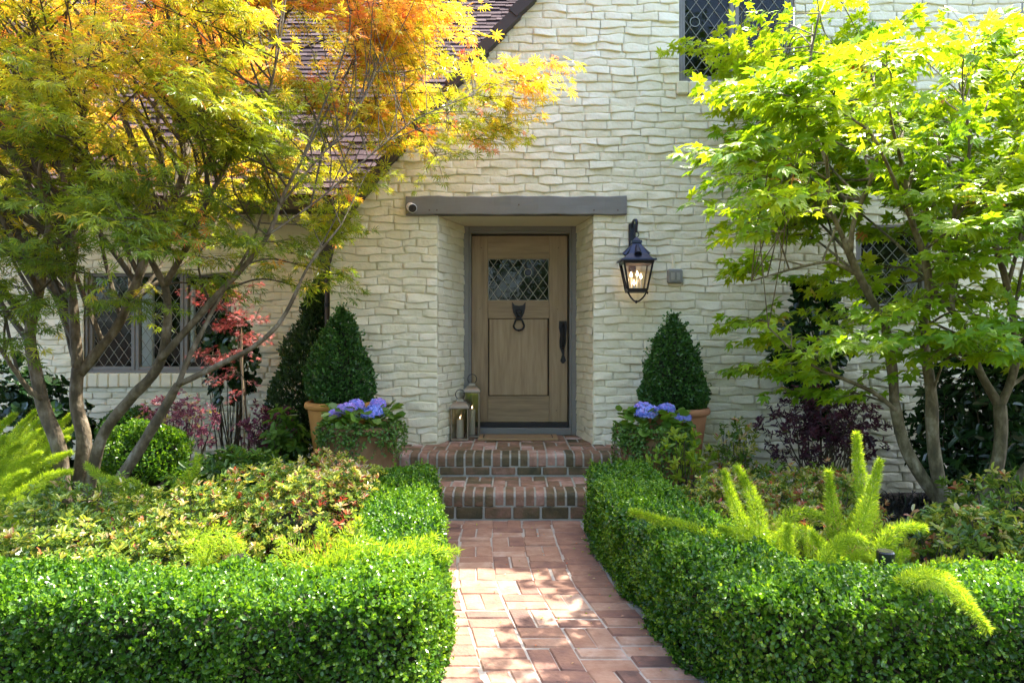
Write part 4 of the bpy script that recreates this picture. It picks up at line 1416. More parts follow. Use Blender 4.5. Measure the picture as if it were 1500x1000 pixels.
shrub('hawthorn_shrub', 'green hawthorn shrub with red tips in front of the right maple trunks', 'shrub', (2.32, 3.65, .12), (.42, .36, .34), 330, 7, .046, (.34, .2, .1), T_LONG, M['haw'], 68, HG, core=.6)
shrub('hawthorn_shrub', 'dark hawthorn shrub with red tips at the far right edge', 'shrub', (2.78, 3.95, .15), (.4, .4, .40), 330, 7, .046, (.34, .22, .1), T_LONG, M['haw'], 69, HG, core=.6)
shrub('hawthorn_shrub', 'low shaded hawthorn shrub between the right hedge and the foxtail fern', 'shrub', (1.42, 3.5, .14), (.36, .4, .30), 520, 8, .031, (.42, .18, .1), T_LONG, M['haw'], 70, HG, core=.6)

# box balls
def ball(c, r, n, label, seed, tb):
    t = thing('box_ball', label, 'box ball', (c[0], c[1], 0), 'round clipped box balls under the window')
    c = np.array(c); v = unit(rnd(n)); v[:, 2] = np.where(v[:, 2] < -.5, -v[:, 2], v[:, 2])
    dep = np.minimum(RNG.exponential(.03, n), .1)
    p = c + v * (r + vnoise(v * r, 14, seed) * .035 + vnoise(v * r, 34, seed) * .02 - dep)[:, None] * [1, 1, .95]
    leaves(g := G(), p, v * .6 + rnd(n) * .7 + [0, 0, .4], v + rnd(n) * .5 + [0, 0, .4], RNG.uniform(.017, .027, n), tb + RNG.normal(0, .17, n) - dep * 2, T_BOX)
    g.build('foliage', M['boxleaf'], t)
    g = G(); g.lathe([(max(.01, math.cos(a) * r * .75), math.sin(a) * r * .72) for a in np.linspace(-1.5, 1.5, 9)], c, 16)
    g.build('branches', M['boxcore'], t)  # solid ball core, dark colour imitating the shaded inside


ball(P(212, 672, 5.35), .30, 9000, 'bright green round box ball lit by the sun behind the maple trunks', 5, .62)  # leaf tint lightened, sunlight put into the colour
ball(P(188, 640, 6.3), .27, 6000, 'shaded dark box ball against the wing wall behind the sunlit one', 6, .15)  # same leaf material with darker tint, shade put into the colour

# dark tall evergreen left of the topiary
t = thing('tall_evergreen', 'tall dark evergreen column growing up the corner behind the left topiary', 'evergreen', (-1.95, 6.55, 0))
n = 13000
hq = RNG.beta(1.1, 1.3, n); th = RNG.uniform(0, 6.28, n)
r_ = (.31 * np.where(hq < .3, .85 + .5 * hq, (1 - ((hq - .3) / .7) ** 1.5)) + .03)
c = np.stack([-1.98 + .24 * hq, np.full(n, 6.55), .05 + hq * 1.85], 1)
dv = np.stack([np.cos(th), np.sin(th), 0 * th], 1)
p = c + dv * (r_ * (1 + .25 * vnoise(np.stack([th, hq * 6, 0 * th], 1), 3, 4)) - np.minimum(RNG.exponential(.04, n), .2))[:, None]
leaves(g := G(), p, dv * .5 + [0, 0, .7] + rnd(n) * .6, dv + rnd(n) * .5, RNG.uniform(.03, .055, n), .4 + RNG.normal(0, .25, n), T_LONG)
g.build('foliage', M['conifer'], t)
g = G(); g.tube([(-1.98, 6.55, -.05), (-1.74, 6.55, 1.7)], [.03, .008], 7)
g.build('trunk', M['bark2'], t)

# broad leaved shrub trained against the wall on the right
t = thing('camellia_shrub', 'narrow glossy dark green camellia standing against the right wall', 'shrub', (2.52, 6.0, 0))
n = 1500
hq = RNG.uniform(.24, 1, n); th = RNG.uniform(0, 6.28, n)
cx_ = 2.62 - .12 * hq + .05 * np.sin(hq * 9)
r_ = .06 + .24 * np.exp(-((hq - .72) / .24) ** 2) * RNG.uniform(.4, 1.05, n) + .05 * np.sin(hq * 13)
p = np.stack([cx_ + r_ * np.cos(th), 6.0 + .7 * r_ * np.sin(th), .1 + hq * 1.73], 1)
dv = np.stack([np.cos(th), np.sin(th), RNG.uniform(-.9, .3, n)], 1)
leaves(g := G(), p, dv + rnd(n) * .4, dv + [0, -.4, .7] + rnd(n) * .4, RNG.uniform(.05, .085, n), .45 + RNG.normal(0, .25, n), T_ROUND)
g.build('foliage', M['darkleaf'], t)
g = G()
for k in range(5):
    g.tube(smooth_path([(2.6 + .03 * k, 6.0, -.05), (2.62 + RNG.normal(0, .05), 6.0, .8), (2.5 + RNG.normal(0, .09), 6.0, 1.7)], 4), np.linspace(.012, .004, 9), 5)
g.build('stem', M['twig'], t)

# purple loropetalums
shrub('loropetalum_shrub', 'dark purple leaved shrub against the wall right of the pots', 'shrub', (2.42, 5.55, .60), (.50, .3, .32), 430, 6, .044, (.35, .25, .1), T_LONG, M['purple'], 81, 'purple leaved shrubs', stems=8, lowcut=-.8, fill=.6, rough=.35, open_=(.6, 1.4))
shrub('loropetalum_shrub', 'mauve leaved shrub below the wing window catching the sun', 'shrub', (-2.70, 5.75, .64), (.30, .22, .22), 250, 6, .036, (.5, .28, .1), T_LONG, M['mauve'], 82, 'purple leaved shrubs', stems=5, lowcut=-.8, fill=.6, rough=.35, open_=(.6, 1.4))
shrub('loropetalum_shrub', 'small dull purple shrub behind the thin red maple stem', 'shrub', (-2.02, 5.95, .52), (.26, .2, .24), 150, 6, .04, (.2, .18, .1), T_LONG, M['mauve'], 83, 'purple leaved shrubs', stems=4, lowcut=-.8, fill=.6, rough=.35)
# leafy filler below the wall
FG = 'leafy green plants along the walls'
shrub('leafy_plant', 'upright green stems with long leaves beside the tall left pot', 'plant', (-1.86, 5.8, .30), (.17, .2, .42), 80, 7, .09, (.6, .18), T_LONG, M['greenleaf'], 84, FG, stems=5, lowcut=-.9, fill=.7, open_=(.8, 1.5))
shrub('leafy_plant', 'loose green plants in the shade between mauve shrub and left pot', 'plant', (-2.1, 5.35, .18), (.46, .34, .3), 230, 6, .08, (.45, .2), T_LONG, M['greenleaf'], 85, FG, stems=6, lowcut=-.5, fill=.6, open_=(.7, 1.4))
shrub('leafy_plant', 'yellow green young shoots in front of the right hydrangea pot', 'plant', (1.18, 5.0, .22), (.26, .18, .40), 80, 7, .062, (.66, .2), T_LONG, M['yelleaf'], 86, FG, stems=6, lowcut=-.3, fill=.6, open_=(.4, 1.1))
shrub('leafy_plant', 'thin green stems against the wall right of the tall right pot', 'plant', (1.74, 5.55, .25), (.28, .25, .42), 130, 6, .05, (.4, .22), T_LONG, M['haw'], 87, FG, stems=7, lowcut=-.5, fill=.7, open_=(.5, 1.2))
shrub('leafy_plant', 'low mixed green growth under the dark purple shrub', 'plant', (1.95, 5.0, .12), (.55, .4, .30), 430, 6, .05, (.42, .22, .1), T_LONG, M['haw'], 88, FG, stems=6, lowcut=-.1, fill=.5)
shrub('evergreen_shrub', 'large glossy dark green shrub against the wall at the right edge', 'shrub', (3.75, 5.35, .62), (.72, .5, .78), 900, 6, .095, (.5, .25, .1), T_LONG, M['darkleaf'], 89, None, stems=12, lowcut=-.8, fill=.6, rough=.3, open_=(.7, 1.5))
shrub('evergreen_shrub', 'dark bushy shrub standing right of the wing window', 'shrub', (-2.72, 6.9, 1.1), (.26, .22, .42), 170, 6, .075, (.4, .25), T_ROUND, M['darkleaf'], 90, None, stems=4, lowcut=-.9, fill=.6, open_=(.7, 1.5))
shrub('evergreen_shrub', 'dark leafy shrub behind the foxtail fern at the far left', 'shrub', (-4.35, 6.3, .45), (.6, .4, .6), 300, 6, .08, (.35, .25), T_ROUND, M['darkleaf'], 91, None, stems=5, lowcut=-.8, fill=.6)

# dark mondo grass under the right maple
n = 9000
p = np.stack([RNG.uniform(1.7, 3.6, n), RNG.uniform(4.3, 5.9, n), np.full(n, -.01)], 1)
p = p[(p[:, 0] > 2.2) | (p[:, 1] > 5.2)]
n = len(p)
d = rnd(n) * [1, 1, .3] + [0, 0, .55]
leaves(g := G(), p, d, rnd(n) * .3 + [0, 0, 1], RNG.uniform(.06, .15, n), .45 + RNG.normal(0, .3, n), T_BLADE)
tag(g.build('ground_cover', M['mondo']), 'blackish tufted ground cover on the soil under the right maple', 'ground cover', kind='stuff')
# low green ground cover of the left bed
n = 7000
p = np.stack([RNG.uniform(-4.6, -1.0, n), RNG.uniform(3.2, 6.2, n), np.full(n, -.01)], 1)
d = rnd(n) * [1, 1, .4] + [0, 0, .6]
leaves(g := G(), p + [0, 0, 1] * RNG.uniform(0, .1, (n, 1)), d, rnd(n) * .4 + [0, 0, 1], RNG.uniform(.04, .09, n), .55 + RNG.normal(0, .25, n), T_LONG)
tag(g.build('ground_cover', M['yelleaf']), 'low leafy green ground cover between the shrubs of the left bed', 'ground cover', kind='stuff')


# ---- foxtail ferns
def frond(g, gs, pts, r, dens=5200, nl=.03, t0=.5, flare=True):
    pts = smooth_path(pts, 6)
    seg = np.linalg.norm(np.diff(pts, axis=0), axis=1)
    L_ = seg.sum()
    n = int(L_ * dens)
    cum = np.concatenate([[0], np.cumsum(seg)])
    f = RNG.uniform(0, 1, n)
    x = np.interp(f * L_, cum, np.arange(len(pts)))
    i = np.minimum(x.astype(int), len(pts) - 2)
    a = (x - i)[:, None]
    p = pts[i] * (1 - a) + pts[i + 1] * a
    tg = unit(pts[i + 1] - pts[i])
    o = unit(np.cross(tg, rnd(n)))
    prof = np.clip(np.sin(np.clip(f * 1.0, 0, 1) * 2.4 + .45), .25, 1) * np.where(f > .72, np.clip(((1 - f) / .28) ** .6, .12, 1), 1)
    bump = 1 + .10 * np.sin(f * L_ * 60 + RNG.uniform(0, 6)) + .08 * np.sin(f * L_ * 170)
    rr = r * prof * bump * np.sqrt(RNG.uniform(0, 1, n))
    q = p + o * rr[:, None]
    d = o * .8 + tg * .55 + rnd(n) * .35
    leaves(g, q, d, rnd(n), nl * RNG.uniform(.45, 1.35, n), t0 + .25 * f + RNG.normal(0, .2, n) + .12 * (rr / r - .5), T_NEEDLE)
    gs.tube(pts, np.linspace(.004, .0015, len(pts)), 4)


def fern(label, base, fronds, r, group, mat='fern', dens=5200, nl=.022, t0=.4, name='foxtail_fern'):
    t = thing(name, label, 'fern', tuple(base), group)
    gs = G()
    for fr in fronds:
        g = G()
        rr = r
        if isinstance(fr, tuple): fr, rr = fr
        frond(g, gs, [np.array(base)] + [np.array(q) for q in fr] if not isinstance(fr[0], str) else [np.array(q) for q in fr[1:]], rr, dens, nl, t0)
        g.build('frond', M[mat], t)
    gs.build('stem', M[mat], t)


def fp(Y, *pp, dy=0.0):
    n = len(pp)
    return [P(px, py, Y + dy * i / max(1, n - 1)) for i, (px, py) in enumerate(pp)]


B = P(1190, 900, 3.05)
fern('bright green foxtail fern with upright bottle brush fronds behind the right hedge', B, [
    fp(3.1, (1276, 800), (1268, 740), (1258, 680), (1255, 634), dy=.05),
    fp(3.0, (1240, 820), (1270, 745), (1280, 705), (1290, 674)),
    fp(3.25, (1222, 800), (1219, 745), (1214, 690)),
    fp(3.1, (1120, 805), (1112, 765), (1100, 722), (1080, 683)),
    fp(3.2, (1110, 800), (1090, 770), (1073, 734), (1061, 690)),
    fp(3.05, (1110, 805), (1085, 785), (1055, 771)),
    fp(3.2, (1080, 808), (1040, 788), (1000, 773), (925, 748)),
    fp(3.35, (1140, 800), (1155, 757), (1185, 750), (1214, 762)),
    (fp(2.95, (1160, 830), (1157, 800), (1153, 767)), .028),
    fp(2.9, (1200, 840), (1228, 796), (1252, 786), (1270, 796), dy=-.1),
    fp(2.95, (1215, 850), (1240, 830), (1262, 812), (1275, 822)),
    fp(2.9, (1170, 850), (1130, 825), (1100, 822)),
    fp(2.85, (1180, 860), (1200, 835), (1225, 830)),
    fp(3.15, (1150, 815), (1120, 790), (1085, 800), (1050, 825), dy=-.1),
    fp(3.2, (1190, 800), (1175, 778), (1145, 782), (1120, 800)),
    fp(2.95, (1225, 840), (1205, 800), (1190, 780)),
    fp(3.25, (1235, 790), (1250, 760), (1262, 742)),
    fp(3.0, (1160, 835), (1135, 812), (1105, 818)),
], .034, 'foxtail ferns in the beds', dens=9000, nl=.022)
B = P(1300, 880, 2.95)
fern('arching foxtail fern whose long frond droops over the right hedge front', B, [
    fp(2.95, (1290, 815), (1302, 788), (1325, 772), (1354, 773), dy=-.05),
    fp(2.9, (1305, 830), (1318, 812), (1330, 808)),
    [P(1335, 852, 2.5), P(1368, 847, 2.38), P(1398, 862, 2.3), P(1421, 890, 2.2), P(1446, 920, 2.13)],
    fp(2.9, (1350, 842), (1395, 828), (1440, 842), dy=-.1),
    fp(2.9, (1270, 850), (1255, 835), (1240, 845)),
], .034, 'foxtail ferns in the beds', dens=9000, nl=.022)
# the big clump at the left edge
B = P(-40, 760, 4.6)
fr = []
for (tx, ty, bx, by, Yq) in [(106, 606, 20, 700, 4.9), (52, 602, -10, 690, 5.0), (22, 606, -40, 680, 4.9), (100, 640, 30, 700, 4.7), (104, 662, 30, 712, 4.6), (70, 625, 0, 690, 4.8), (104, 690, 30, 725, 4.4), (60, 662, 0, 715, 4.5),
                             (8, 640, -40, 700, 4.6), (40, 690, -20, 735, 4.3), (90, 712, 20, 745, 4.2), (30, 650, -30, 705, 4.7), (70, 735, 10, 760, 4.1), (75, 600, 10, 680, 5.1), (110, 625, 40, 690, 5.1), (5, 665, -50, 715, 4.4)]:
    b = P(bx, by, Yq); tip = P(tx, ty, Yq); mid = b * .45 + tip * .55 + [0, 0, .035]
    fr.append([b, mid, tip])
fern('big clump of foxtail fern with plump fronds at the left edge', B, fr, .042, 'foxtail ferns in the beds', dens=7500, nl=.026, t0=.5)
B = P(225, 790, 3.95)
fern('small yellow green foxtail fern under the sunlit box ball', B, [fp(4.1, (250, 745), (262, 715), (275, 690)), fp(4.0, (215, 745), (180, 735), (150, 742)), fp(4.0, (230, 740), (205, 715), (160, 700)), fp(4.1, (190, 730), (150, 700), (125, 680)), fp(4.2, (270, 725), (285, 695), (290, 665))], .032, 'foxtail ferns in the beds', dens=4200, nl=.026, t0=.5)
# airy asparagus ferns
AG = 'airy asparagus ferns spilling on the left hedge'
B = P(480, 850, 2.95)
fern('airy lime asparagus fern sprawling over the corner of the left hedge', B, [
    fp(2.95, (440, 815), (425, 800), (408, 790)), fp(2.9, (470, 815), (478, 790), (470, 768)), fp(2.9, (500, 815), (530, 795), (555, 800)), fp(2.9, (560, 815), (610, 812), (672, 806)),
    fp(2.85, (540, 825), (590, 810), (640, 783)), fp(2.85, (450, 835), (420, 820), (400, 822)), fp(2.85, (500, 830), (510, 812), (505, 790)), fp(2.95, (505, 808), (520, 780), (525, 757)), fp(2.8, (480, 838), (520, 826), (560, 838))],
    .062, AG, 'sprengeri', 2600, .026, .5, 'asparagus_fern')
B = P(300, 830, 3.0)
fern('airy lime asparagus fern arching over the low black path light', B, [fp(3.0, (285, 795), (300, 782), (330, 782), (352, 800)), fp(3.05, (290, 800), (285, 785), (278, 783)), fp(3.0, (310, 800), (335, 790), (360, 812))], .05, AG, 'sprengeri', 2600, .026, .55, 'asparagus_fern')


# ---- path lights
def path_light(px, py, Y, label):
    q = P(px, py, Y)
    t = thing('path_light', label, 'path light', (q[0], q[1], 0), 'low black path lights in the hedges')
    g = G(); g.tube([(q[0], q[1], -.03), (q[0], q[1], q[2] - .05)], .012, 8); g.build('stake', M['blackplastic'], t)
    g = G(); g.lathe([(0, 0), (.03, .0), (.034, -.006), (.034, -.05), (.03, -.055)], q, 18); g.build('cap', M['blackplastic'], t, smooth=False)
    g = G(); g.lathe([(.03, -.055), (.05, -.075), (.075, -.1), (.07, -.104), (.02, -.09)], q, 18); g.build('shade', M['greybox'], t)


path_light(352, 813, 2.86, 'low black path light poking out of the left hedge')
path_light(1297, 806, 2.85, 'low black path light beside the arching fern behind the right hedge')


# ================================================================== MAPLES
def inpoly(x, y, poly):
    c = False
    j = len(poly) - 1
    for i in range(len(poly)):
        (xi, yi), (xj, yj) = poly[i], poly[j]
        if (yi > y) != (yj > y) and x < (xj - xi) * (y - yi) / (yj - yi) + xi:
            c = not c
        j = i
    return c


def maple(name, label, cat, base, limbs, targets, leafsize, tm, lmat, bmat, tintf, nspray=11, nodes=5, spread=.42, flat=.22, droop=.25, lpn=2, group=None, flatleaf=.62):
    """limbs: lists of 3-D points with radii; targets: crown cluster centres each fed by a branchlet from the nearest limb point"""
    t = thing(name, label, cat, tuple(base), group)
    gt = G()
    NODE, NR = [], []
    for pts, r0, r1 in limbs:
        r0, r1 = r0 * .8, r1 * .78
        p = smooth_path(pts, 5)
        p = p + vnoise(p, 9, 3)[:, None] * .008
        rr = np.linspace(r0, r1, len(p)) * (1 + .10 * vnoise(p, 17, 5))
        gt.tube(p, rr, 9, .5)
        NODE.append(p); NR.append(np.linspace(r0, r1, len(p)))
    gt.build('trunk', M[bmat], t, smooth=True)
    NODE, NR = np.concatenate(NODE), np.concatenate(NR)
    gb, gl_ = G(), G()
    P0, D0, N0, S0, T0 = [], [], [], [], []
    cen = base + np.array([0, 0, .8])
    use = np.zeros(len(NODE))
    for tg in targets:
        tg = np.asarray(tg, float)
        dv = tg - NODE
        dist = np.linalg.norm(dv, axis=1)
        cost = dist + np.where(dv[:, 2] < 0, -dv[:, 2] * 1.5, 0) + NR * 4 + np.where(dv[:, 2] > dist * .95, .15, 0) + use
        i = int(np.argmin(cost))
        a = NODE[i]
        use += .16 * np.exp(-(np.linalg.norm(NODE - a, axis=1) / .12) ** 2)
        L_ = np.linalg.norm(tg - a)
        out = tg - cen; out[2] *= .25; out = unit(out)
        mid = a * .5 + tg * .5 + [0, 0, .10 * L_] + rnd(1)[0] * .07 * L_
        end = tg + out * .12
        bp = smooth_path([a, mid, tg, end], 6)
        r0 = min(NR[i] * .75, .006 + .006 * L_)
        gb.tube(bp, np.linspace(r0, .0022, len(bp)), 5)
        for s in range(nspray):
            f = RNG.uniform(.30 if L_ > .5 else .1, 1.0)
            st = bp[int(f * (len(bp) - 1))]
            az = RNG.uniform(0, 6.283)
            d = np.array([math.cos(az), math.sin(az), 0]) * .9 + out * .75 + np.array([0, 0, RNG.normal(.05, flat)])
            d = unit(d)
            SL = spread * RNG.uniform(.45, 1.0)
            k = np.linspace(0, 1, nodes + 1)
            pts = st + d * (k * SL)[:, None] + np.array([0, 0, 1.0]) * (.05 * SL * k - droop * SL * k * k)[:, None]
            gb.tube(pts, np.linspace(.003, .001, len(pts)), 3, cap=False)
            sd_ = unit(np.cross(d, [0, 0, 1.0]))
            jit = RNG.normal(0, .07)
            for q in range(1, nodes + 1):
                for sgn in ((-1, 1) if lpn == 2 else (-1, 1, 0)):
                    dd = d * RNG.uniform(.2, .9) + sd_ * sgn * RNG.uniform(.6, 1.0) + np.array([0, 0, RNG.normal(-.32, .3)])
                    P0.append(pts[q] + unit(dd) * leafsize * RNG.uniform(.15, .6) + rnd(1)[0] * .012)
                    D0.append(dd); S0.append(leafsize * RNG.uniform(.6, 1.12)); T0.append(jit)
                if q == nodes:
                    P0.append(pts[q]); D0.append(d + [0, 0, -.15]); S0.append(leafsize * 1.05); T0.append(jit)
    P0, D0, S0, T0 = map(np.array, (P0, D0, S0, T0))
    n = len(P0)
    oc = unit((P0 - base) * [1, 1, 0])
    N0 = np.array([0, 0, flatleaf]) + (oc * .5 + unit(D0 * [1, 1, 0]) * .35) * (1.3 - flatleaf) * 1.4 + rnd(n) * .38
    leaves(gl_, P0, D0, N0, S0, tintf(P0) + T0 + RNG.normal(0, .07, n), tm)
    gb.build('branches', M['twig'] if bmat == 'bark' else M['bark2'], t)
    gl_.build('crown', M[lmat], t)
    print(name, n, 'leaves')


SUN = unit(np.array([.42, .40, 1.0]))
# places the sun reaches on the photo's ground: (x, y, z, radius x, radius y)
LIT_BED = [(-3.15, 4.75, .55, .4, .45), (-1.2, 4.05, .5, .62, .62), (-.2, 3.75, 0, .30, .42), (-.72, 4.3, .45, .2, .4), (-.5, 3.2, .45, .25, .5), (-2.9, 5.3, .5, .2, .25), (-1.2, 2.65, .45, .8, .22)]
LIT_WALK = [(-.22, 3.85, 0, .30, .30), (-.3, 3.2, 0, .14, .35), (.8, 3.7, .46, .2, .3), (1.3, 2.65, .46, .35, .15), (1.75, 3.1, .6, .3, .3), (1.35, 3.7, .45, .45, .35)]


def shades(p, zones, m=.36):
    for (x, y, z, rx, ry) in zones:
        k = (p[2] - z) / SUN[2]
        sx, sy = p[0] - SUN[0] * k, p[1] - SUN[1] * k
        if ((sx - x) / (rx + m)) ** 2 + ((sy - y) / (ry + m)) ** 2 < 1:
            return True
    return False


def place(px, py, Ya, Yb, zones, r):
    for _ in range(9):
        q = P(px, py, r.uniform(Ya, Yb))
        if not shades(q, zones):
            return q
    return None


def limb(Y, r0, r1, *pp, dy=0.0):
    """px points with real depth: Y at the start, Y+dy at the end"""
    n = len(pp)
    return ([P(px, py, Y + dy * i / (n - 1)) for i, (px, py) in enumerate(pp)], r0, r1)


# ---- left lace-leaf maple
YB = 4.75
LB = P(112, 735, YB)
left_limbs = [
    limb(4.7, .062, .035, (98, 738), (92, 690), (84, 645), (62, 590), (50, 540), (46, 490), (56, 430), (66, 375), (74, 330), dy=-.1),
    limb(4.62, .024, .012, (60, 585), (40, 572), (20, 545), (-5, 500), (-40, 450), dy=-.2),
    limb(4.6, .024, .008, (56, 430), (30, 370), (0, 310), (-30, 240), dy=-.4),
    limb(4.6, .022, .007, (72, 340), (60, 250), (80, 170), (60, 80), (40, 0), dy=-.3),
    limb(4.8, .072, .052, (120, 740), (122, 690), (124, 640), (114, 590), (113, 540), dy=.05),
    limb(4.85, .045, .020, (113, 545), (108, 480), (104, 420), (108, 360), (100, 300), (88, 230), (95, 150), dy=.2),
    limb(4.85, .045, .022, (116, 548), (138, 520), (170, 480), (196, 425), (216, 370), (232, 320), (262, 270), (270, 200), (255, 120), dy=.3),
    limb(5.0, .024, .007, (215, 372), (250, 310), (290, 260), (320, 190), (330, 110), (350, 20), dy=.2),
    limb(4.75, .050, .030, (128, 738), (150, 640), (190, 585), (225, 548), (240, 512), (245, 460), (240, 415), dy=-.25),
    limb(4.5, .028, .009, (240, 420), (222, 385), (195, 340), (165, 300), (130, 240), (120, 170), dy=-.3),
    limb(4.5, .026, .008, (241, 418), (275, 360), (300, 300), (345, 220), (390, 150), (410, 70), dy=-.3),
    limb(4.55, .030, .012, (236, 525), (285, 470), (325, 425), (362, 385), (392, 345), (412, 295), (440, 240), dy=-.2),
    limb(4.38, .010, .004, (412, 300), (460, 240), (505, 190), (535, 140), (550, 105), dy=.3),
    limb(4.4, .009, .0035, (392, 345), (470, 290), (540, 230), (610, 175), (690, 140), dy=.3),
    limb(4.65, .056, .032, (140, 760), (168, 715), (205, 655), (236, 605), (262, 562), dy=-.2),
    limb(4.45, .026, .007, (262, 562), (320, 535), (368, 510), (405, 478), (432, 430), (455, 385), (500, 330), dy=-.1),
    limb(4.45, .022, .007, (264, 560), (285, 510), (312, 455), (345, 400), (372, 350), (390, 290), dy=.2),
]
polyL = [(-260, -170), (620, -170), (635, -30), (650, 40), (685, 105), (640, 170), (600, 225), (560, 290), (500, 345), (470, 390), (380, 400), (300, 380), (200, 395), (100, 420), (-50, 470), (-260, 480)]
tl = []
for (px, py, Yq) in [(745, 98, 4.7), (712, 178, 4.75), (655, 190, 4.6), (640, 225, 4.6), (700, 120, 4.7), (545, 215, 4.7), (770, 95, 4.5), (760, 130, 4.5), (735, 150, 4.6), (725, 190, 4.5), (680, 205, 4.6), (480, 400, 4.6), (440, 420, 4.5), (480, 345, 4.6), (640, 90, 4.5), (560, 60, 4.4), (620, 15, 4.6),
                     (300, 420, 4.7), (190, 440, 4.4), (340, 360, 4.3), (60, 440, 4.2), (-20, 420, 4.4), (20, 500, 4.3), (420, 370, 4.4), (250, 350, 4.2), (120, 400, 4.3), (220, 470, 5.0), (30, 380, 4.0), (170, 350, 4.1)]:
    tl.append(P(px, py, Yq + (.8 if px > 400 else 0)))
rr_ = np.random.default_rng(5)
while len(tl) < 290:
    px, py = rr_.uniform(-260, 800), rr_.uniform(-170, 480)
    if not inpoly(px, py, polyL) or (515 < px < 720 and 195 < py < 370): continue
    if py > 330 and rr_.uniform() < .72: continue
    if py > 230 and rr_.uniform() < .3: continue
    q = place(px, py, 4.7 if px > 350 else 3.7, 5.8, LIT_BED, rr_)
    if q is not None: tl.append(q)


def tint_left(p):
    z = p[:, 2]
    return .20 + .215 * (z - 2.12) + .12 * vnoise(p, 2.6, 40) + .15 * vnoise(p, 8, 41) + np.clip((p[:, 0] + 2.2) * .03, -.03, .06) + np.where(vnoise(p, 9, 44) > .75, .42, 0)


for _ in range(105):                                # the back of the crown, over the wing roof
    px, py = rr_.uniform(-220, 610), rr_.uniform(-110, 320)
    if inpoly(px, py, polyL):
        q = place(px, py, 5.3, 6.7, LIT_BED[:1], rr_)
        if q is not None: tl.append(q)
for _ in range(10):                                 # lower greener sprays hanging over the wing window
    tl.append(P(rr_.uniform(-40, 330), rr_.uniform(325, 470), rr_.uniform(4.2, 5.6)))
tl = [q for q in tl if not shades(q, LIT_BED[2:3], .34) and not shades(q, LIT_BED[:1], .12)]
maple('lace_maple', 'many stemmed Japanese maple with lacy orange and yellow green leaves left of the door', 'maple tree', LB, left_limbs, tl, .063, T_LACE, 'maple_l', 'bark', tint_left, nspray=10, nodes=6, spread=.38, flat=.2, droop=.22)

# ---- right green maple
RB = P(1405, 800, 4.45)
right_limbs = [
    limb(4.45, .060, .042, (1418, 800), (1385, 745), (1350, 700), (1325, 650), (1310, 590), dy=.05),
    limb(4.5, .040, .026, (1310, 592), (1306, 540), (1296, 480), (1272, 430), (1250, 385), (1236, 350), dy=.0),
    limb(4.5, .020, .007, (1236, 352), (1215, 300), (1210, 240), (1190, 180), (1185, 100), (1200, 20), dy=-.1),
    limb(4.5, .022, .008, (1245, 372), (1252, 320), (1280, 250), (1290, 170), (1270, 90), dy=-.2),
    limb(4.48, .018, .006, (1312, 600), (1280, 575), (1235, 555), (1200, 540), (1160, 510), (1125, 480), dy=-.15),
    limb(4.5, .016, .006, (1262, 405), (1220, 385), (1180, 390), (1140, 400), (1100, 412), dy=-.2),
    limb(4.47, .058, .040, (1415, 800), (1388, 748), (1374, 700), (1366, 640), (1364, 580), (1358, 530), dy=-.05),
    limb(4.42, .038, .020, (1358, 532), (1352, 480), (1360, 430), (1355, 380), (1335, 320), (1320, 240), dy=-.2),
    limb(4.42, .022, .008, (1360, 440), (1390, 380), (1400, 300), (1420, 220), (1410, 140), dy=-.3),
    limb(4.45, .058, .045, (1408, 800), (1435, 740), (1458, 690), (1466, 640), (1464, 595), dy=.1),
    limb(4.55, .036, .016, (1464, 597), (1440, 555), (1425, 520), (1410, 480), (1395, 450), (1398, 400), dy=.2),
    limb(4.55, .034, .018, (1464, 597), (1480, 560), (1490, 510), (1482, 450), (1470, 400), (1450, 340), (1445, 280), dy=-.1),
    limb(4.45, .052, .036, (1420, 800), (1450, 755), (1490, 705), (1540, 640), (1570, 540), (1580, 430), dy=-.2),
    limb(4.25, .030, .010, (1580, 430), (1560, 340), (1540, 250), (1550, 150), dy=-.1),
]
polyR = [(1190, -150), (1330, -60), (1310, 60), (1400, 70), (1560, 110), (1750, 120), (1750, 560), (1480, 560), (1330, 600), (1250, 530), (1180, 480), (1150, 560), (1110, 470), (1130, 400), (1150, 340), (1080, 250), (1110, 180), (1070, 120), (1040, 90), (1160, 70), (1170, 0)]
tr = []
for (px, py, Yq) in [(1036, 72, 5.95), (1072, 108, 5.9), (1100, 150, 4.2), (1092, 238, 4.2), (1185, 30, 4.3), (1240, 20, 4.4), (1290, 10, 4.5), (1215, -40, 4.4), (1100, 265, 4.3), (1110, 400, 4.2), (1120, 330, 4.3), (1125, 470, 4.2), (1150, 500, 4.3), (1180, 545, 4.2), (1130, 540, 4.3), (1210, 575, 4.1),
                     (1300, 510, 4.0), (1350, 500, 4.0), (1400, 500, 4.0), (1440, 520, 4.1), (1330, 470, 4.2), (1480, 480, 4.0), (1340, 60, 4.4), (1250, 120, 4.2), (1160, 300, 4.1), (1420, 110, 4.4), (1480, 120, 4.3), (1450, 300, 3.8), (1380, 240, 3.9), (1300, 200, 3.9), (1200, 200, 4.0)]:
    tr.append(P(px, py, Yq + (.75 if px < 1290 and not (px < 1110 and py < 260) else 0)))
while len(tr) < 150:
    px, py = rr_.uniform(1050, 1750), rr_.uniform(-140, 560)
    if not inpoly(px, py, polyR): continue
    if py > 330 and rr_.uniform() < .8: continue
    q = place(px, py, 4.3 if px < 1330 else 3.5, 5.8 if px < 1330 else 5.2, LIT_WALK + LIT_BED, rr_)
    if q is not None: tr.append(q)


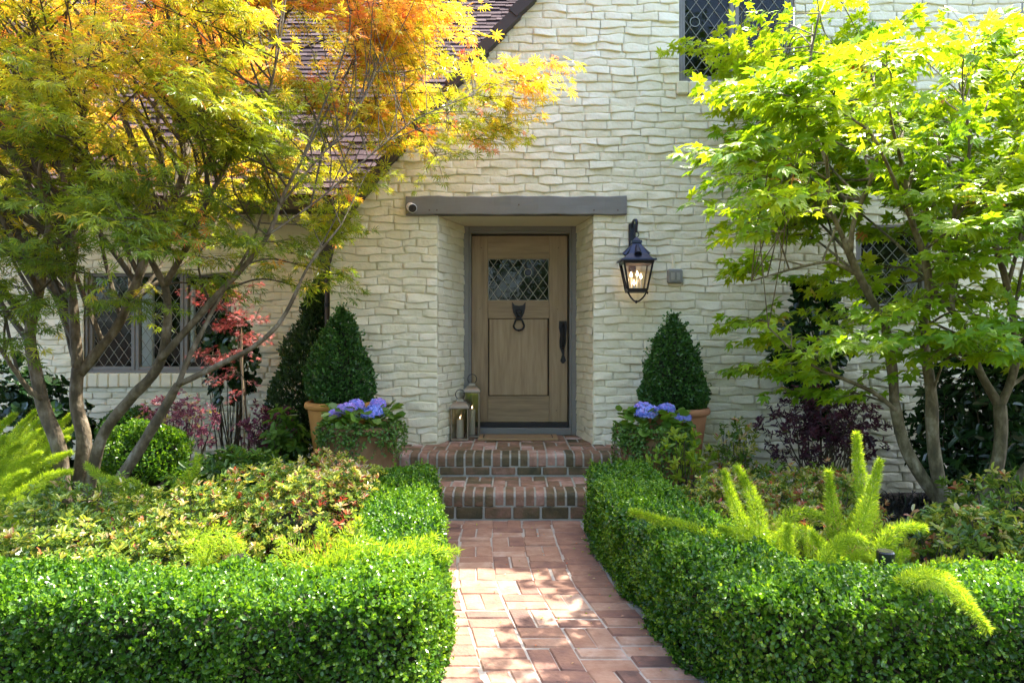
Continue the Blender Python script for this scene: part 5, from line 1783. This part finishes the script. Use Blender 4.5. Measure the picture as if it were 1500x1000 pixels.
for _ in range(38):                                 # the near side of the crown
    px, py = rr_.uniform(1090, 1480), rr_.uniform(90, 400)
    if inpoly(px, py, polyR):
        q = place(px, py, 3.5, 4.3, LIT_WALK[:3], rr_)
        if q is not None: tr.append(q)
tr = tr[:4] + [q for q in tr[4:] if not shades(q, LIT_WALK[:1], .36) and not shades(q, LIT_WALK[1:3] + [(1.4, 3.1, .7, .35, .25)], .14)]


def tint_right(p):
    return .56 + .05 * (p[:, 2] - 2) + .12 * vnoise(p, 3, 50) + .10 * vnoise(p, 8, 51) + np.where(vnoise(p, 8, 53) > 1.05, .3, 0)


maple('green_maple', 'many stemmed green Japanese maple with broad bright leaves right of the door', 'maple tree', RB, right_limbs, tr, .074, T_MAPLE, 'maple_r', 'bark2', tint_right, nspray=9, nodes=5, spread=.36, flat=.09, droop=.16, flatleaf=.8)

# ---- slender red maple by the wing wall
PB = P(366, 665, 6.0)
lim = [limb(6.0, .012, .005, (366, 668), (362, 620), (356, 560), (350, 510), (345, 460), (335, 420), dy=0)]
tp = [P(px, py, Yq) for (px, py, Yq) in [(300, 440, 5.9), (330, 450, 5.8), (350, 470, 5.8), (372, 470, 6.0), (318, 520, 5.8), (300, 512, 5.9), (345, 520, 5.7), (370, 505, 6.0), (350, 545, 5.9), (335, 480, 6.1), (310, 430, 6.0), (362, 440, 6.0)]]
maple('red_maple_sapling', 'slender young maple with pink and red leaves in front of the wing wall', 'maple tree', PB, lim, tp, .038, T_LACE, 'pinkmaple', 'bark', lambda p: .5 + .35 * vnoise(p, 6, 60), nspray=7, nodes=4, spread=.22, flat=.2, droop=.3)
q = P(359, 668, 5.97)
t = thing('plant_stake', 'thin wooden stake supporting the slender red maple', 'stake', tuple(q))
g = G(); g.tube([q - [0, 0, .1], P(353, 480, 5.97)], .008, 6, .8)
g.build('stick', M['wood'], t)

# ================================================================== trees across the front garden (mirrored in the panes)
for (x, y, h) in ((-7.5, -9, 10), (-3.0, -11, 11.5), (1.5, -10, 11), (6.0, -11.5, 12), (10, -9, 10), (-11.5, -10, 11)):
    t = thing('garden_tree', 'leafy garden tree opposite the house, seen only mirrored in the window panes', 'tree', (x, y, 0), 'trees opposite the house')
    g = G(); g.tube(smooth_path([(x, y, -.1), (x + .1, y, h * .3), (x - .1, y, h * .75)], 4), np.linspace(.2, .05, 9), 8)
    g.build('trunk', M['bark'], t)
    n = 2600
    v_ = unit(rnd(n)); c_ = np.array([x, y, h * .55])
    p = c_ + v_ * np.array([2.5, 1.8, h * .46]) * (RNG.uniform(.3, 1, n) ** .4 * (1 + .22 * vnoise(v_ + x, 4, 7)))[:, None]
    p[:, 2] = np.maximum(p[:, 2], .05)
    leaves(g := G(), p, rnd(n), v_ + rnd(n), RNG.uniform(.2, .36, n), RNG.uniform(.1, .8, n), T_ROUND)
    g.build('crown', M['greenleaf'], t)

# ================================================================== LIGHT, AIR, CAMERA

w = bpy.data.worlds.new('World'); sc.world = w; w.use_nodes = True
nt = w.node_tree
bg = nt.nodes['Background']
sky = nt.nodes.new('ShaderNodeTexSky')
sky.sky_type = 'NISHITA'; sky.sun_disc = False
el = math.asin(SUN[2])
sky.sun_elevation = el
sky.sun_rotation = math.atan2(SUN[0], SUN[1])
sky.air_density = 0.8; sky.dust_density = 3.0; sky.ozone_density = 0.6
nt.links.new(sky.outputs[0], bg.inputs['Color'])
bg.inputs['Strength'].default_value = 0.15
ld = bpy.data.lights.new('sun', 'SUN'); ld.energy = 2.7; ld.angle = math.radians(.53); ld.color = (1.0, .93, .82)
lo = bpy.data.objects.new('sun', ld); COL.objects.link(lo)
lo.rotation_euler = Vector(-SUN).to_track_quat('-Z', 'Y').to_euler()

cd = bpy.data.cameras.new('camera'); cam = bpy.data.objects.new('camera', cd); COL.objects.link(cam)
cam.location = (0, 0, CZ); cam.rotation_euler = (math.pi / 2, 0, 0)
cd.sensor_width = 36; cd.lens = 36 * F / 1500; cd.shift_y = -10 / 1500; cd.clip_end = 500; cd.clip_start = .05
sc.camera = cam
sc.render.engine = 'CYCLES'
sc.cycles.max_bounces = 8; sc.cycles.diffuse_bounces = 4; sc.cycles.glossy_bounces = 3; sc.cycles.transmission_bounces = 6; sc.cycles.transparent_max_bounces = 12
sc.cycles.sample_clamp_indirect = 6
sc.cycles.use_denoising = True
v = sc.view_settings
v.view_transform = 'Standard'; v.look = 'None'; v.exposure = 2.88; v.gamma = 1.0
